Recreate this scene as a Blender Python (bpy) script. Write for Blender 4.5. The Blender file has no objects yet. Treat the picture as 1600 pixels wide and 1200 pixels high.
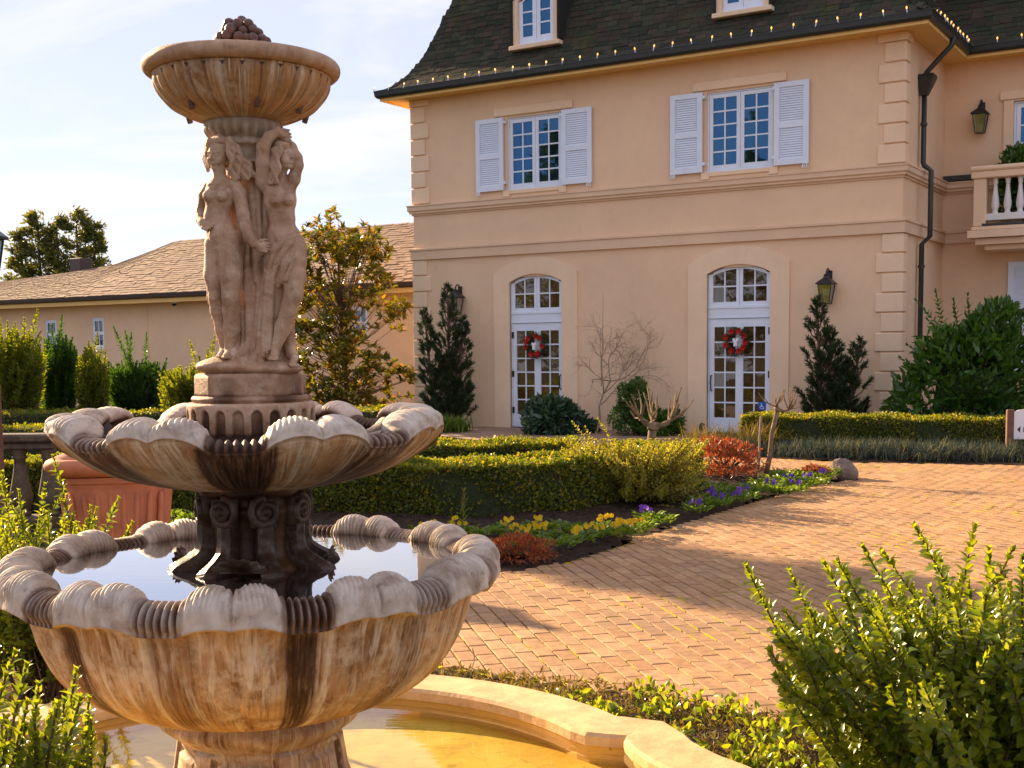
import bpy, math, random
import numpy as np
from math import sin, cos, pi, radians, sqrt, atan2, degrees, hypot
from mathutils import Vector, Matrix
rng = np.random.default_rng(7); random.seed(7)
SC = bpy.context.scene; COL = SC.collection

# ------------------------------------------------------------------ camera
F, PX, PY, PIT, ROLL, EYE = 1930., 800., 713., radians(4.9), radians(.55), 1.6
fw = np.array([0, cos(PIT), -sin(PIT)]); r0 = np.array([1., 0, 0]); u0 = np.cross(r0, fw)
cr = cos(ROLL)*r0 - sin(ROLL)*u0; cu = sin(ROLL)*r0 + cos(ROLL)*u0
CAM = np.array([0, 0, EYE])
cd = bpy.data.cameras.new('camera'); cam = bpy.data.objects.new('camera', cd); COL.objects.link(cam)
M = Matrix.Identity(4)
for i in range(3):
    M[i][0], M[i][1], M[i][2], M[i][3] = cr[i], cu[i], -fw[i], CAM[i]
cam.matrix_world = M
cd.sensor_width = 36; cd.lens = 36*F/1600; cd.shift_y = (PY-600)/1600; cd.clip_end = 2000; cd.clip_start = .05
SC.camera = cam
# ------------------------------------------------------------------ sun, sky, exposure
SUN_EL, SUN_A = radians(21), radians(45)
sdir = np.array([-cos(SUN_A)*cos(SUN_EL), sin(SUN_A)*cos(SUN_EL), sin(SUN_EL)])
sl = bpy.data.lights.new('sun', 'SUN'); sl.energy = 5.0; sl.angle = radians(.5); sl.color = (1, .73, .43)
so = bpy.data.objects.new('sun', sl); COL.objects.link(so)
so.rotation_euler = Vector(sdir).to_track_quat('Z', 'Y').to_euler(); so.location = (-20, 15, 20)
wd = bpy.data.worlds.new('World'); SC.world = wd; wd.use_nodes = True
nt = wd.node_tree; nt.nodes.clear()
def N_(t, ty, **k):
    n = t.nodes.new(ty)
    for a, b in k.items(): setattr(n, a, b)
    return n
sky = N_(nt, 'ShaderNodeTexSky', sky_type='NISHITA', sun_disc=False, sun_elevation=SUN_EL,
         sun_rotation=atan2(sdir[0], sdir[1]), air_density=1.0, dust_density=.15, ozone_density=2.5, altitude=50)
tc = N_(nt, 'ShaderNodeTexCoord'); sep = N_(nt, 'ShaderNodeSeparateXYZ'); nt.links.new(tc.outputs['Generated'], sep.inputs[0])
ad = N_(nt, 'ShaderNodeMath', operation='ADD'); ad.inputs[1].default_value = .28; nt.links.new(sep.outputs[2], ad.inputs[0])
dx = N_(nt, 'ShaderNodeMath', operation='DIVIDE'); dy = N_(nt, 'ShaderNodeMath', operation='DIVIDE')
for d_, o_ in ((dx, 0), (dy, 1)):
    nt.links.new(sep.outputs[o_], d_.inputs[0]); nt.links.new(ad.outputs[0], d_.inputs[1])
cb = N_(nt, 'ShaderNodeCombineXYZ'); nt.links.new(dx.outputs[0], cb.inputs[0]); nt.links.new(dy.outputs[0], cb.inputs[1])
mp = N_(nt, 'ShaderNodeMapping'); mp.inputs['Rotation'].default_value = (0, 0, .5); mp.inputs['Scale'].default_value = (1, 2.3, 1)
nt.links.new(cb.outputs[0], mp.inputs[0])
nz = N_(nt, 'ShaderNodeTexNoise'); nz.inputs['Scale'].default_value = 1.5; nz.inputs['Detail'].default_value = 8
nz.inputs['Roughness'].default_value = .58; nz.inputs['Distortion'].default_value = .5; nt.links.new(mp.outputs[0], nz.inputs['Vector'])
rp = N_(nt, 'ShaderNodeValToRGB'); rp.color_ramp.elements[0].position = .44; rp.color_ramp.elements[1].position = .68
rp.color_ramp.elements[0].color = (.0, .0, .0, 1); rp.color_ramp.elements[1].color = (1, 1, 1, 1); nt.links.new(nz.outputs[0], rp.inputs[0])
hz = N_(nt, 'ShaderNodeMix', data_type='RGBA'); hz.inputs[0].default_value = .84; hz.inputs[7].default_value = (2.42, 2.36, 3.05, 1)
nt.links.new(sky.outputs[0], hz.inputs[6])
mx = N_(nt, 'ShaderNodeMix', data_type='RGBA'); nt.links.new(rp.outputs[0], mx.inputs[0]); mx.inputs[7].default_value = (3.5, 3.35, 3.45, 1)
nt.links.new(hz.outputs[2], mx.inputs[6])
bg = N_(nt, 'ShaderNodeBackground'); bg.inputs[1].default_value = .10; nt.links.new(mx.outputs[2], bg.inputs[0])
wo = N_(nt, 'ShaderNodeOutputWorld'); nt.links.new(bg.outputs[0], wo.inputs[0])
SC.view_settings.view_transform = 'Standard'; SC.view_settings.look = 'None'; SC.view_settings.gamma = 1
SC.view_settings.exposure = 1.66; SC.view_settings.use_curve_mapping = False
SC.render.engine = 'CYCLES'; SC.cycles.max_bounces = 8; SC.cycles.transparent_max_bounces = 12

# ------------------------------------------------------------------ placing helpers (real planes of the place)
def ray(x, y): return fw + cr*(x-PX)/F - cu*(y-PY)/F
def G(x, y, z=0):
    d = ray(x, y); return CAM + d*((z-EYE)/d[2])
def D(x, y, Y):
    d = ray(x, y); return CAM + d*(Y/d[1])
def to_px(P):
    v = np.asarray(P)-CAM; w = v@fw; return PX+F*(v@cr)/w, PY-F*(v@cu)/w, w
HO = np.array([-2.0709, 26.9718, 0.]); HU = np.array([.85022, -.52643, 0]); HN = np.array([-.52643, -.85022, 0]); HROT = atan2(HU[1], HU[0])
def HW(s, y, z): return HO + HU*s - HN*y + np.array([0, 0, z])

# ------------------------------------------------------------------ mesh helpers
def nmesh(name, V, FC, mat=None, smooth=False, attrs=None):
    me = bpy.data.meshes.new(name)
    V = np.asarray(V, np.float32)
    if isinstance(FC, np.ndarray):
        k = FC.shape[1]; n = len(FC)
        me.vertices.add(len(V)); me.vertices.foreach_set('co', V.ravel())
        me.loops.add(n*k); me.loops.foreach_set('vertex_index', FC.astype(np.int32).ravel())
        me.polygons.add(n); me.polygons.foreach_set('loop_start', np.arange(0, n*k, k, dtype=np.int32))
        me.update(calc_edges=True)
    else:
        me.from_pydata(V.tolist(), [], FC); me.update()
    me.polygons.foreach_set('use_smooth', [bool(smooth)]*len(me.polygons))
    if attrs:
        for a, vals in attrs.items():
            at = me.attributes.new(a, 'FLOAT', 'POINT'); at.data.foreach_set('value', np.asarray(vals, np.float32).ravel())
    for m in (mat if isinstance(mat, (list, tuple)) else [mat]):
        if m: me.materials.append(m)
    return me
def link(name, me, parent=None, loc=None, rot=None, scale=None, **props):
    o = bpy.data.objects.new(name, me); COL.objects.link(o)
    if parent is not None: o.parent = parent
    if loc is not None: o.location = [float(v) for v in loc]
    if rot is not None: o.rotation_euler = rot
    if scale is not None: o.scale = scale if hasattr(scale, '__len__') else (scale,)*3
    for k, v in props.items(): o[k] = v
    return o
def thing(name, label, cat, loc=(0, 0, 0), rz=0., group=None, parent=None):
    o = link(name, None, parent, loc, (0, 0, rz)); o.empty_display_size = .2
    o['label'] = label; o['category'] = cat
    if group: o['group'] = group
    return o
def tag(o, label, cat, group=None):
    o['label'] = label; o['category'] = cat
    if group: o['group'] = group
    return o
class MB:
    def __init__(s): s.V = []; s.F = []; s.n = 0
    def add(s, V, Fc):
        V = [tuple(map(float, v)) for v in V]
        s.F += [tuple(int(i)+s.n for i in f) for f in Fc]; s.V += V; s.n += len(V); return s
    def box(s, x0, x1, y0, y1, z0, z1):
        return s.add([(x0,y0,z0),(x1,y0,z0),(x1,y1,z0),(x0,y1,z0),(x0,y0,z1),(x1,y0,z1),(x1,y1,z1),(x0,y1,z1)],
                     [(0,3,2,1),(4,5,6,7),(0,1,5,4),(1,2,6,5),(2,3,7,6),(3,0,4,7)])
    def bbox(s, x0, x1, y0, y1, z0, z1, b=.008):
        # box with bevelled edges (chamfer)
        xs, ys, zs = (x0, x1), (y0, y1), (z0, z1); V = []; idx = {}
        for i in (0, 1):
            for j in (0, 1):
                for k in (0, 1):
                    sx, sy, sz = (1-2*i)*b, (1-2*j)*b, (1-2*k)*b
                    for a, off in enumerate(((0, sy, sz), (sx, 0, sz), (sx, sy, 0))):
                        idx[i, j, k, a] = len(V); V.append((xs[i]+off[0], ys[j]+off[1], zs[k]+off[2]))
        Fc = []
        for a in range(3):
            for e in (0, 1):
                q = []
                for p, r in ((0, 0), (1, 0), (1, 1), (0, 1)):
                    c = [0, 0, 0]; c[a] = e; c[(a+1) % 3] = p; c[(a+2) % 3] = r; q.append(idx[tuple(c)+(a,)])
                Fc.append(q if e else q[::-1])
        for a in range(3):
            b1, b2 = (a+1) % 3, (a+2) % 3
            for p in (0, 1):
                for r in (0, 1):
                    c0 = [0, 0, 0]; c1 = [0, 0, 0]; c0[b1] = c1[b1] = p; c0[b2] = c1[b2] = r; c1[a] = 1
                    q = [idx[tuple(c0)+(b1,)], idx[tuple(c1)+(b1,)], idx[tuple(c1)+(b2,)], idx[tuple(c0)+(b2,)]]
                    Fc.append(q if (p ^ r) else q[::-1])
        for i in (0, 1):
            for j in (0, 1):
                for k in (0, 1):
                    t = [idx[i, j, k, 0], idx[i, j, k, 1], idx[i, j, k, 2]]
                    Fc.append(t if (i+j+k) % 2 else t[::-1])
        return s.add(V, Fc)
    def tube(s, pts, rad, n=8, cap=True):
        P = np.asarray(pts, float); R = np.broadcast_to(np.asarray(rad, float), (len(P),))
        T = np.gradient(P, axis=0); T /= np.linalg.norm(T, axis=1)[:, None]+1e-9
        up = np.eye(3)[int(np.argmin(np.abs(T).max(0)))]
        V = []
        for i in range(len(P)):
            a = np.cross(T[i], up); a /= np.linalg.norm(a)+1e-9; b = np.cross(T[i], a); up = -b if False else up
            for k in range(n):
                t = 2*pi*k/n; V.append(P[i]+R[i]*(cos(t)*a+sin(t)*b))
        Fc = [(i*n+k, i*n+(k+1) % n, (i+1)*n+(k+1) % n, (i+1)*n+k) for i in range(len(P)-1) for k in range(n)]
        if cap: Fc += [tuple(range(n))[::-1], tuple((len(P)-1)*n+k for k in range(n))]
        return s.add(V, Fc)
    def lathe(s, prof, n=24, c=(0, 0, 0), caps=True):
        V = [(c[0]+r*cos(2*pi*k/n), c[1]+r*sin(2*pi*k/n), c[2]+z) for r, z in prof for k in range(n)]
        m = len(prof)
        Fc = [(i*n+k, i*n+(k+1) % n, (i+1)*n+(k+1) % n, (i+1)*n+k) for i in range(m-1) for k in range(n)]
        if caps: Fc += [tuple(range(n))[::-1], tuple((m-1)*n+k for k in range(n))]
        return s.add(V, Fc)
    def prism(s, poly, y0, y1):   # poly in (x,z), extruded along y
        n = len(poly)
        V = [(p[0], y0, p[1]) for p in poly]+[(p[0], y1, p[1]) for p in poly]
        return s.add(V, [tuple(range(n)), tuple(range(2*n-1, n-1, -1))]+[(i, n+i, n+(i+1) % n, (i+1) % n) for i in range(n)])
    def prismz(s, poly, z0, z1):
        n = len(poly)
        V = [(p[0], p[1], z0) for p in poly]+[(p[0], p[1], z1) for p in poly]
        return s.add(V, [tuple(range(n))[::-1], tuple(range(n, 2*n))]+[(i, (i+1) % n, n+(i+1) % n, n+i) for i in range(n)])
    def ring(s, inner, outer, y0, y1):   # open strip between two (x,z) chains
        n = len(inner); V = []
        for p in inner: V.append((p[0], y0, p[1]))
        for p in outer: V.append((p[0], y0, p[1]))
        for p in inner: V.append((p[0], y1, p[1]))
        for p in outer: V.append((p[0], y1, p[1]))
        Fc = []
        for i in range(n-1):
            Fc += [(i, i+1, n+i+1, n+i), (2*n+i, 3*n+i, 3*n+i+1, 2*n+i+1), (i, 2*n+i, 2*n+i+1, i+1), (n+i, n+i+1, 3*n+i+1, 3*n+i)]
        Fc += [(0, n, 3*n, 2*n), (n-1, 3*n-1, 4*n-1, 2*n-1)]
        return s.add(V, Fc)
    def me(s, name, mat, smooth=False): return nmesh(name, s.V, s.F, mat, smooth)
    def obj(s, name, mat, parent=None, smooth=False, **k): return link(name, s.me(name, mat, smooth), parent, **k)
def blob(n=1, sub=2, amp=.12, sx=1, sy=1, sz=1, seed=0):
    import bmesh
    bm = bmesh.new(); bmesh.ops.create_icosphere(bm, subdivisions=sub, radius=1)
    V = np.array([v.co[:] for v in bm.verts]); Fc = np.array([[v.index for v in f.verts] for f in bm.faces]); bm.free()
    r = np.random.default_rng(seed); q = r.normal(size=(6, 3))*2.2; ph = r.random(6)*6
    d = sum(np.sin(V@q[i]+ph[i]) for i in range(6))*amp/2.5
    V = V*(1+d)[:, None]*np.array([sx, sy, sz]); return V, Fc

# ------------------------------------------------------------------ materials
def newmat(name):
    m = bpy.data.materials.new(name); m.use_nodes = True; t = m.node_tree; t.nodes.clear()
    out = N_(t, 'ShaderNodeOutputMaterial'); return m, t, out
def rgba(c): return (c[0], c[1], c[2], 1)
def noise(t, scale, detail=4, rough=.55, vec=None, dist=0):
    n = N_(t, 'ShaderNodeTexNoise'); n.inputs['Scale'].default_value = scale; n.inputs['Detail'].default_value = detail
    n.inputs['Roughness'].default_value = rough; n.inputs['Distortion'].default_value = dist
    if vec is not None: t.links.new(vec, n.inputs['Vector'])
    return n.outputs[0]
def ramp(t, fac, stops):
    r = N_(t, 'ShaderNodeValToRGB'); e = r.color_ramp.elements
    while len(e) < len(stops): e.new(.5)
    for el, (p, c) in zip(e, stops): el.position = p; el.color = rgba(c) if hasattr(c, '__len__') else (c, c, c, 1)
    t.links.new(fac, r.inputs[0]); return r.outputs[0]
def mixc(t, fac, a, b, mode='MIX'):
    m = N_(t, 'ShaderNodeMix', data_type='RGBA', blend_type=mode)
    if hasattr(fac, 'links'): t.links.new(fac, m.inputs[0])
    else: m.inputs[0].default_value = fac
    for v, i in ((a, 6), (b, 7)):
        if hasattr(v, 'links'): t.links.new(v, m.inputs[i])
        else: m.inputs[i].default_value = rgba(v)
    return m.outputs[2]
def mth(t, op, a, b=0.):
    m = N_(t, 'ShaderNodeMath', operation=op)
    for v, i in ((a, 0), (b, 1)):
        if hasattr(v, 'links'): t.links.new(v, m.inputs[i])
        else: m.inputs[i].default_value = v
    return m.outputs[0]
def pbsdf(t, out, col, rough=.6, bump=None, bstr=.3, bdist=.01, spec=.5, metal=0, emis=None, estr=0):
    p = N_(t, 'ShaderNodeBsdfPrincipled')
    for v, k in ((col, 'Base Color'), (rough, 'Roughness')):
        if hasattr(v, 'links'): t.links.new(v, p.inputs[k])
        else: p.inputs[k].default_value = rgba(v) if hasattr(v, '__len__') else v
    p.inputs['Specular IOR Level'].default_value = spec; p.inputs['Metallic'].default_value = metal
    if emis: p.inputs['Emission Color'].default_value = rgba(emis); p.inputs['Emission Strength'].default_value = estr
    if bump is not None:
        b = N_(t, 'ShaderNodeBump'); b.inputs['Strength'].default_value = bstr; b.inputs['Distance'].default_value = bdist
        t.links.new(bump, b.inputs['Height']); t.links.new(b.outputs[0], p.inputs['Normal'])
    t.links.new(p.outputs[0], out.inputs[0]); return p
def objco(t): return N_(t, 'ShaderNodeTexCoord').outputs['Object']
def simple(name, c, rough=.6, var=.12, sc=6., bump=.15, spec=.4, fine=60., metal=0, bdist=.004, emis=None, estr=0):
    m, t, out = newmat(name); oc = objco(t)
    n1 = noise(t, sc, 5, .6, oc); n2 = noise(t, fine, 3, .6, oc)
    a = [min(1, v*(1-var)) for v in c]; b = [min(1, v*(1+var)) for v in c]
    col = ramp(t, n1, [(.3, a), (.7, b)])
    pbsdf(t, out, col, rough, n2, bump, bdist, spec, metal, emis, estr); return m
def pieces(name, cols, rough=.7, sc=30., bump=.4, bdist=.004, blend=.25, dirt=None, spec=.3):
    """material whose colour varies from piece to piece (object random + island random)"""
    m, t, out = newmat(name); oc = objco(t)
    oi = N_(t, 'ShaderNodeObjectInfo'); gi = N_(t, 'ShaderNodeNewGeometry')
    f = mth(t, 'FRACT', mth(t, 'ADD', oi.outputs['Random'], gi.outputs['Random Per Island']))
    col = ramp(t, f, [((i+.5)/len(cols), c) for i, c in enumerate(cols)])
    gpos = gi.outputs['Position']
    n = noise(t, sc, 5, .65, gpos); n2 = noise(t, sc*6, 3, .6, gpos)
    col = mixc(t, blend, col, ramp(t, n, [(.3, (.25, .25, .25)), (.7, (.9, .9, .9))]), 'OVERLAY')
    if dirt:
        dn = noise(t, dirt[1], 6, .65, gpos); col = mixc(t, ramp(t, dn, [(dirt[2], 0), (dirt[2]+.12, dirt[3])]), col, dirt[0])
    pbsdf(t, out, col, rough, n2, bump, bdist, spec); return m
def leafmat(name, c1, c2, trans=.42, tcol=None, rough=.38, spec=.5, c3=None):
    m, t, out = newmat(name); gi = N_(t, 'ShaderNodeNewGeometry')
    oi = N_(t, 'ShaderNodeObjectInfo')
    f = mth(t, 'FRACT', mth(t, 'ADD', oi.outputs['Random'], gi.outputs['Random Per Island']))
    st = [(0., c1), (.8, c2)] if c3 is None else [(0., c1), (.75, c2), (1., c3)]
    col = ramp(t, f, st)
    big = noise(t, 2.2, 3, .6, gi.outputs['Position'])
    col = mixc(t, .35, col, ramp(t, big, [(.3, (.3, .3, .3)), (.7, (.75, .75, .75))]), 'OVERLAY')
    p = N_(t, 'ShaderNodeBsdfPrincipled'); t.links.new(col, p.inputs['Base Color']); p.inputs['Roughness'].default_value = rough
    p.inputs['Specular IOR Level'].default_value = spec
    tr = N_(t, 'ShaderNodeBsdfTranslucent')
    tcol = tcol or (2.6, 2.2, .7)
    tc_ = mixc(t, 1., col, tcol, 'MULTIPLY'); t.links.new(tc_, tr.inputs[0])
    ms = N_(t, 'ShaderNodeMixShader'); ms.inputs[0].default_value = trans
    t.links.new(p.outputs[0], ms.inputs[1]); t.links.new(tr.outputs[0], ms.inputs[2]); t.links.new(ms.outputs[0], out.inputs[0]); return m

def wallmat(name, c):
    m, t, out = newmat(name); oc = objco(t)
    n1 = noise(t, .5, 6, .65, oc); n2 = noise(t, 45, 4, .7, oc); n3 = noise(t, 3, 6, .7, oc, .8)
    mpn = N_(t, 'ShaderNodeMapping'); mpn.inputs['Scale'].default_value = (6, 6, .35); t.links.new(oc, mpn.inputs[0])
    n4 = noise(t, 1.2, 5, .7, mpn.outputs[0])
    col = ramp(t, n1, [(.3, [v*.88 for v in c]), (.7, [min(1, v*1.04) for v in c])])
    col = mixc(t, ramp(t, n3, [(.5, 0), (.8, .28)]), col, [c[0]*.7, c[1]*.66, c[2]*.62])
    col = mixc(t, ramp(t, n4, [(.55, 0), (.85, .22)]), col, [c[0]*.72, c[1]*.7, c[2]*.7])
    pbsdf(t, out, col, .85, n2, .35, .006, .25); return m

def stone(name, cols, *a, bumpk=.6, **k):
    return stone_(name, cols, bumpk, *a, **k)
def stone_(name, cols, bumpk, wetcol=(.030, .013, .006), streak=0, rough=.62, pale=(.62, .56, .50), wetrough=.5):
    """weathered cast stone: blotches, pitted bump, vertical run-off stains; attribute 'wet' marks water stained places and darker grooves"""
    m, t, out = newmat(name); oc = objco(t)
    n1 = noise(t, 7, 7, .65, oc, .6); n2 = noise(t, 90, 5, .7, oc); n3 = noise(t, 22, 6, .7, oc, .3)
    col = ramp(t, n1, [(.3, cols[0]), (.5, cols[1]), (.72, cols[2])])
    col = mixc(t, ramp(t, n3, [(.5, 0), (.72, .55)]), col, pale)
    col = mixc(t, ramp(t, n3, [(.28, .6), (.42, 0)]), col, [v*.35 for v in cols[0]])
    at = N_(t, 'ShaderNodeAttribute'); at.attribute_name = 'wet_dark'; wet_dark = at.outputs['Fac']
    if streak:
        sp = N_(t, 'ShaderNodeSeparateXYZ'); t.links.new(oc, sp.inputs[0])
        ang = mth(t, 'ARCTAN2', sp.outputs[1], sp.outputs[0])
        cx = N_(t, 'ShaderNodeCombineXYZ'); t.links.new(mth(t, 'MULTIPLY', mth(t, 'COSINE', ang), streak), cx.inputs[0])
        t.links.new(mth(t, 'MULTIPLY', mth(t, 'SINE', ang), streak), cx.inputs[1]); t.links.new(mth(t, 'MULTIPLY', sp.outputs[2], 2.2), cx.inputs[2])
        s1 = noise(t, 3.0, 6, .78, cx.outputs[0], .5); s2 = noise(t, 1.3, 5, .72, cx.outputs[0], .7); big = noise(t, 4.5, 6, .7, oc, .8)
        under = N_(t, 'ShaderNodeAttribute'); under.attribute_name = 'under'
        col = mixc(t, mth(t, 'MULTIPLY', under.outputs['Fac'], .75), col, mixc(t, ramp(t, n1, [(.35, 0), (.65, 1)]), (.26, .105, .015), (.56, .27, .05)))  # golden bounce light painted into the colour of the undersides
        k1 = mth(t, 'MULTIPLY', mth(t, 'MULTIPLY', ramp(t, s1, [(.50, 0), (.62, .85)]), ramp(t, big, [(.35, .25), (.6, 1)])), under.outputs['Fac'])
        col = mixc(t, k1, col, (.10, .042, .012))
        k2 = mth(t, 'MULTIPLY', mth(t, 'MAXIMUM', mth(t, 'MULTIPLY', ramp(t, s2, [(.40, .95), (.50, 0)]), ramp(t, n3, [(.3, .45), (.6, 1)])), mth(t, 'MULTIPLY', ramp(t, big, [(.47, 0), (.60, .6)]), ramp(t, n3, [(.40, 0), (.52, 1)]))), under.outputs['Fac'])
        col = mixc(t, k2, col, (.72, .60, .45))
    wm = mth(t, 'MULTIPLY', wet_dark, ramp(t, n3, [(.2, 1.15), (.75, .8)]))
    if streak:
        brk = mth(t, 'SUBTRACT', 1., mth(t, 'MULTIPLY', under.outputs['Fac'], ramp(t, s1, [(.40, .55), (.54, 0)])))
        wm = mth(t, 'MULTIPLY', wm, brk)
    wm = mth(t, 'MINIMUM', wm, 1.)
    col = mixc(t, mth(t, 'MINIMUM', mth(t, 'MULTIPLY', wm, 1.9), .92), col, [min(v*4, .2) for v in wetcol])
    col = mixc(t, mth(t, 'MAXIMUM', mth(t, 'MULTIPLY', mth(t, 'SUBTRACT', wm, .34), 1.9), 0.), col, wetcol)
    rg = ramp(t, wm, [(0, rough), (1, wetrough)])
    hb = mth(t, 'ADD', mth(t, 'MULTIPLY', n3, .7), mth(t, 'MULTIPLY', n2, .5))
    pbsdf(t, out, col, rg, hb, bumpk, .007, .22); return m

M_wall = wallmat('stucco', (.82, .58, .375)); M_trim = wallmat('stucco_trim', (.87, .645, .435)); M_trim2 = wallmat('stucco_band', (.77, .55, .365))
M_soff = simple('soffit_paint', (.80, .52, .17), .6, .05, 3, .05)
M_white = simple('white_paint', (.72, .79, .90), .45, .04, 4, .06, .5)
M_whitew = simple('white_balusters', (.74, .72, .70), .5, .08, 6, .1)
M_dark = simple('dark_metal', (.022, .026, .024), .42, .2, 12, .08, .5)
M_black = simple('black_iron', (.012, .012, .014), .4, .2, 20, .1, .5)
M_brownp = simple('brown_gutter', (.05, .033, .028), .45, .2, 10, .08)
def glassmat(name, base, refl, rough=.02, tint=(1, 1, 1)):
    m, t, out = newmat(name)
    d = N_(t, 'ShaderNodeBsdfDiffuse'); oc = objco(t)
    t.links.new(ramp(t, noise(t, 1.3, 3, .6, oc), [(.35, [v*.5 for v in base]), (.65, [v*1.5 for v in base])]), d.inputs[0])
    g = N_(t, 'ShaderNodeBsdfGlossy'); g.inputs['Roughness'].default_value = rough; g.inputs[0].default_value = rgba(tint)
    bp = N_(t, 'ShaderNodeBump'); bp.inputs['Strength'].default_value = .12; bp.inputs['Distance'].default_value = .01
    t.links.new(noise(t, 2.5, 2, .5, N_(t, 'ShaderNodeNewGeometry').outputs['Position']), bp.inputs['Height']); t.links.new(bp.outputs[0], g.inputs['Normal'])
    ms = N_(t, 'ShaderNodeMixShader'); ms.inputs[0].default_value = refl
    t.links.new(d.outputs[0], ms.inputs[1]); t.links.new(g.outputs[0], ms.inputs[2]); t.links.new(ms.outputs[0], out.inputs[0]); return m
M_pane = glassmat('window_glass', (.008, .016, .03), .30, .02, (.10, .29, .58))
M_pane_d = glassmat('door_glass', (.055, .03, .008), .10); M_pane_w = glassmat('wing_glass', (.03, .03, .03), .18, .02, (.5, .6, .7))
M_lglass = glassmat('lantern_glass', (.25, .25, .26), .15, .08)
M_shing = pieces('slate_shingle', [(.028, .033, .023), (.046, .041, .031), (.034, .042, .028), (.066, .052, .037), (.044, .034, .026), (.050, .052, .034)], .9, 14, .5, .004, .3, ((.065, .068, .014), 1.1, .58, .6), spec=.08)
M_wshing = pieces('brown_shingle', [(.22, .145, .095), (.27, .18, .12), (.185, .12, .08), (.30, .205, .14), (.24, .16, .105)], .85, 9, .4, .004, .25)
M_roofbase = simple('roof_felt', (.02, .02, .018), .9)
M_wroofbase = simple('roof_felt_brown', (.10, .065, .05), .9)
M_bulb = simple('bulb_glow', (1, .7, .3), .4, .02, 5, 0, emis=(1, .40, .07), estr=.6)
M_paver = pieces('clay_paver', [(.335, .185, .085), (.38, .215, .10), (.295, .16, .08), (.41, .24, .118), (.345, .20, .10), (.31, .165, .073)], .8, 18, .5, .003, .5, ((.20, .125, .075), .8, .50, .5))
M_soil = simple('bark_soil', (.045, .026, .016), .95, .5, 18, .9, .2, 70, bdist=.03)
M_moss = None
def mossmat():
    m, t, out = newmat('joint_moss'); gp = N_(t, 'ShaderNodeNewGeometry').outputs['Position']
    n = noise(t, 2.1, 6, .75, gp, .4); f = noise(t, 120, 3, .6, gp)
    col = ramp(t, n, [(.40, (.03, .018, .012)), (.48, (.16, .12, .03)), (.56, (.50, .43, .01)), (.8, (.4, .36, .015))])
    pbsdf(t, out, col, .95, f, .8, .01, .1); return m
M_moss = mossmat()
def groundmat():
    m, t, out = newmat('garden_earth'); gp = N_(t, 'ShaderNodeNewGeometry').outputs['Position']
    n = noise(t, .35, 6, .7, gp); f = noise(t, 40, 5, .7, gp)
    col = ramp(t, n, [(.35, (.05, .03, .018)), (.55, (.06, .055, .018)), (.7, (.07, .085, .02))])
    col = mixc(t, .5, col, ramp(t, f, [(.3, (.2, .2, .2)), (.7, (.9, .9, .9))]), 'OVERLAY')
    pbsdf(t, out, col, .95, f, .9, .03, .15); return m
M_ground = groundmat()
M_terra = simple('terracotta', (.52, .185, .09), .7, .25, 5, .3, .3, 40)
ST = ((.20, .125, .07), (.36, .26, .17), (.50, .39, .29))
M_stone = stone('fountain_stone', ST, streak=5.5)
M_stone2 = stone('fountain_stone_bounce', ((.28, .185, .12), (.54, .44, .35), (.68, .59, .50)), streak=9, pale=(.76, .69, .61))
M_statue = stone('statue_stone', ((.27, .145, .075), (.46, .285, .175), (.56, .395, .28)), pale=(.74, .60, .47), bumpk=.95)
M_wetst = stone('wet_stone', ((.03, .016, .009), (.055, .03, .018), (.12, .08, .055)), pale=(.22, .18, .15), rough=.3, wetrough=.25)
M_cop = pieces('coping_plaster', [(.56, .35, .17), (.60, .385, .195), (.53, .33, .155)], .8, 9, .5, .004, .4, ((.30, .19, .10), 6, .56, .55))
M_poolwall = simple('pool_wall_paint', (.66, .44, .13), .55, .14, 4, .2, .4, 30)
def poolfloor():
    m, t, out = newmat('pool_floor_paint'); oc = objco(t)
    n = noise(t, 3, 7, .7, oc, .6); n2 = noise(t, 14, 6, .7, oc, .5)
    col = ramp(t, n, [(.3, (.55, .32, .03)), (.5, (.70, .46, .05)), (.7, (.76, .54, .10))])
    col = mixc(t, ramp(t, n2, [(.54, 0), (.72, .75)]), col, (.34, .20, .03))
    pbsdf(t, out, col, .7, n2, .15, .003, .3); return m
M_poolfloor = poolfloor()
def watermat(name, deep, tint, bumpd=.0006):
    m, t, out = newmat(name)
    fr = N_(t, 'ShaderNodeLayerWeight'); fr.inputs[0].default_value = .5
    gl = N_(t, 'ShaderNodeBsdfGlossy'); gl.inputs['Roughness'].default_value = .015
    bp = N_(t, 'ShaderNodeBump'); bp.inputs['Strength'].default_value = .25; bp.inputs['Distance'].default_value = bumpd
    mpn = N_(t, 'ShaderNodeMapping'); mpn.inputs['Scale'].default_value = (4, 18, 1); t.links.new(objco(t), mpn.inputs[0])
    t.links.new(noise(t, 1.5, 3, .5, mpn.outputs[0]), bp.inputs['Height']); t.links.new(bp.outputs[0], gl.inputs['Normal']); t.links.new(bp.outputs[0], fr.inputs['Normal']); sch = mth(t, 'ADD', mth(t, 'MULTIPLY', mth(t, 'POWER', fr.outputs['Facing'], 5.), .97), .03)
    if deep is None:
        un = N_(t, 'ShaderNodeBsdfTransparent'); un.inputs[0].default_value = rgba(tint)
    else:
        un = N_(t, 'ShaderNodeBsdfDiffuse'); un.inputs[0].default_value = rgba(deep)
    fac = mth(t, 'MINIMUM', mth(t, 'MULTIPLY', sch, 2.1 if deep else 1.25), 1.)
    ms = N_(t, 'ShaderNodeMixShader'); t.links.new(fac, ms.inputs[0])
    t.links.new(un.outputs[0], ms.inputs[1]); t.links.new(gl.outputs[0], ms.inputs[2]); t.links.new(ms.outputs[0], out.inputs[0]); return m
M_water = watermat('dark_water', (.012, .014, .02), (1, 1, 1)); M_pool = watermat('clear_water', None, (.96, .97, .9))
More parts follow.
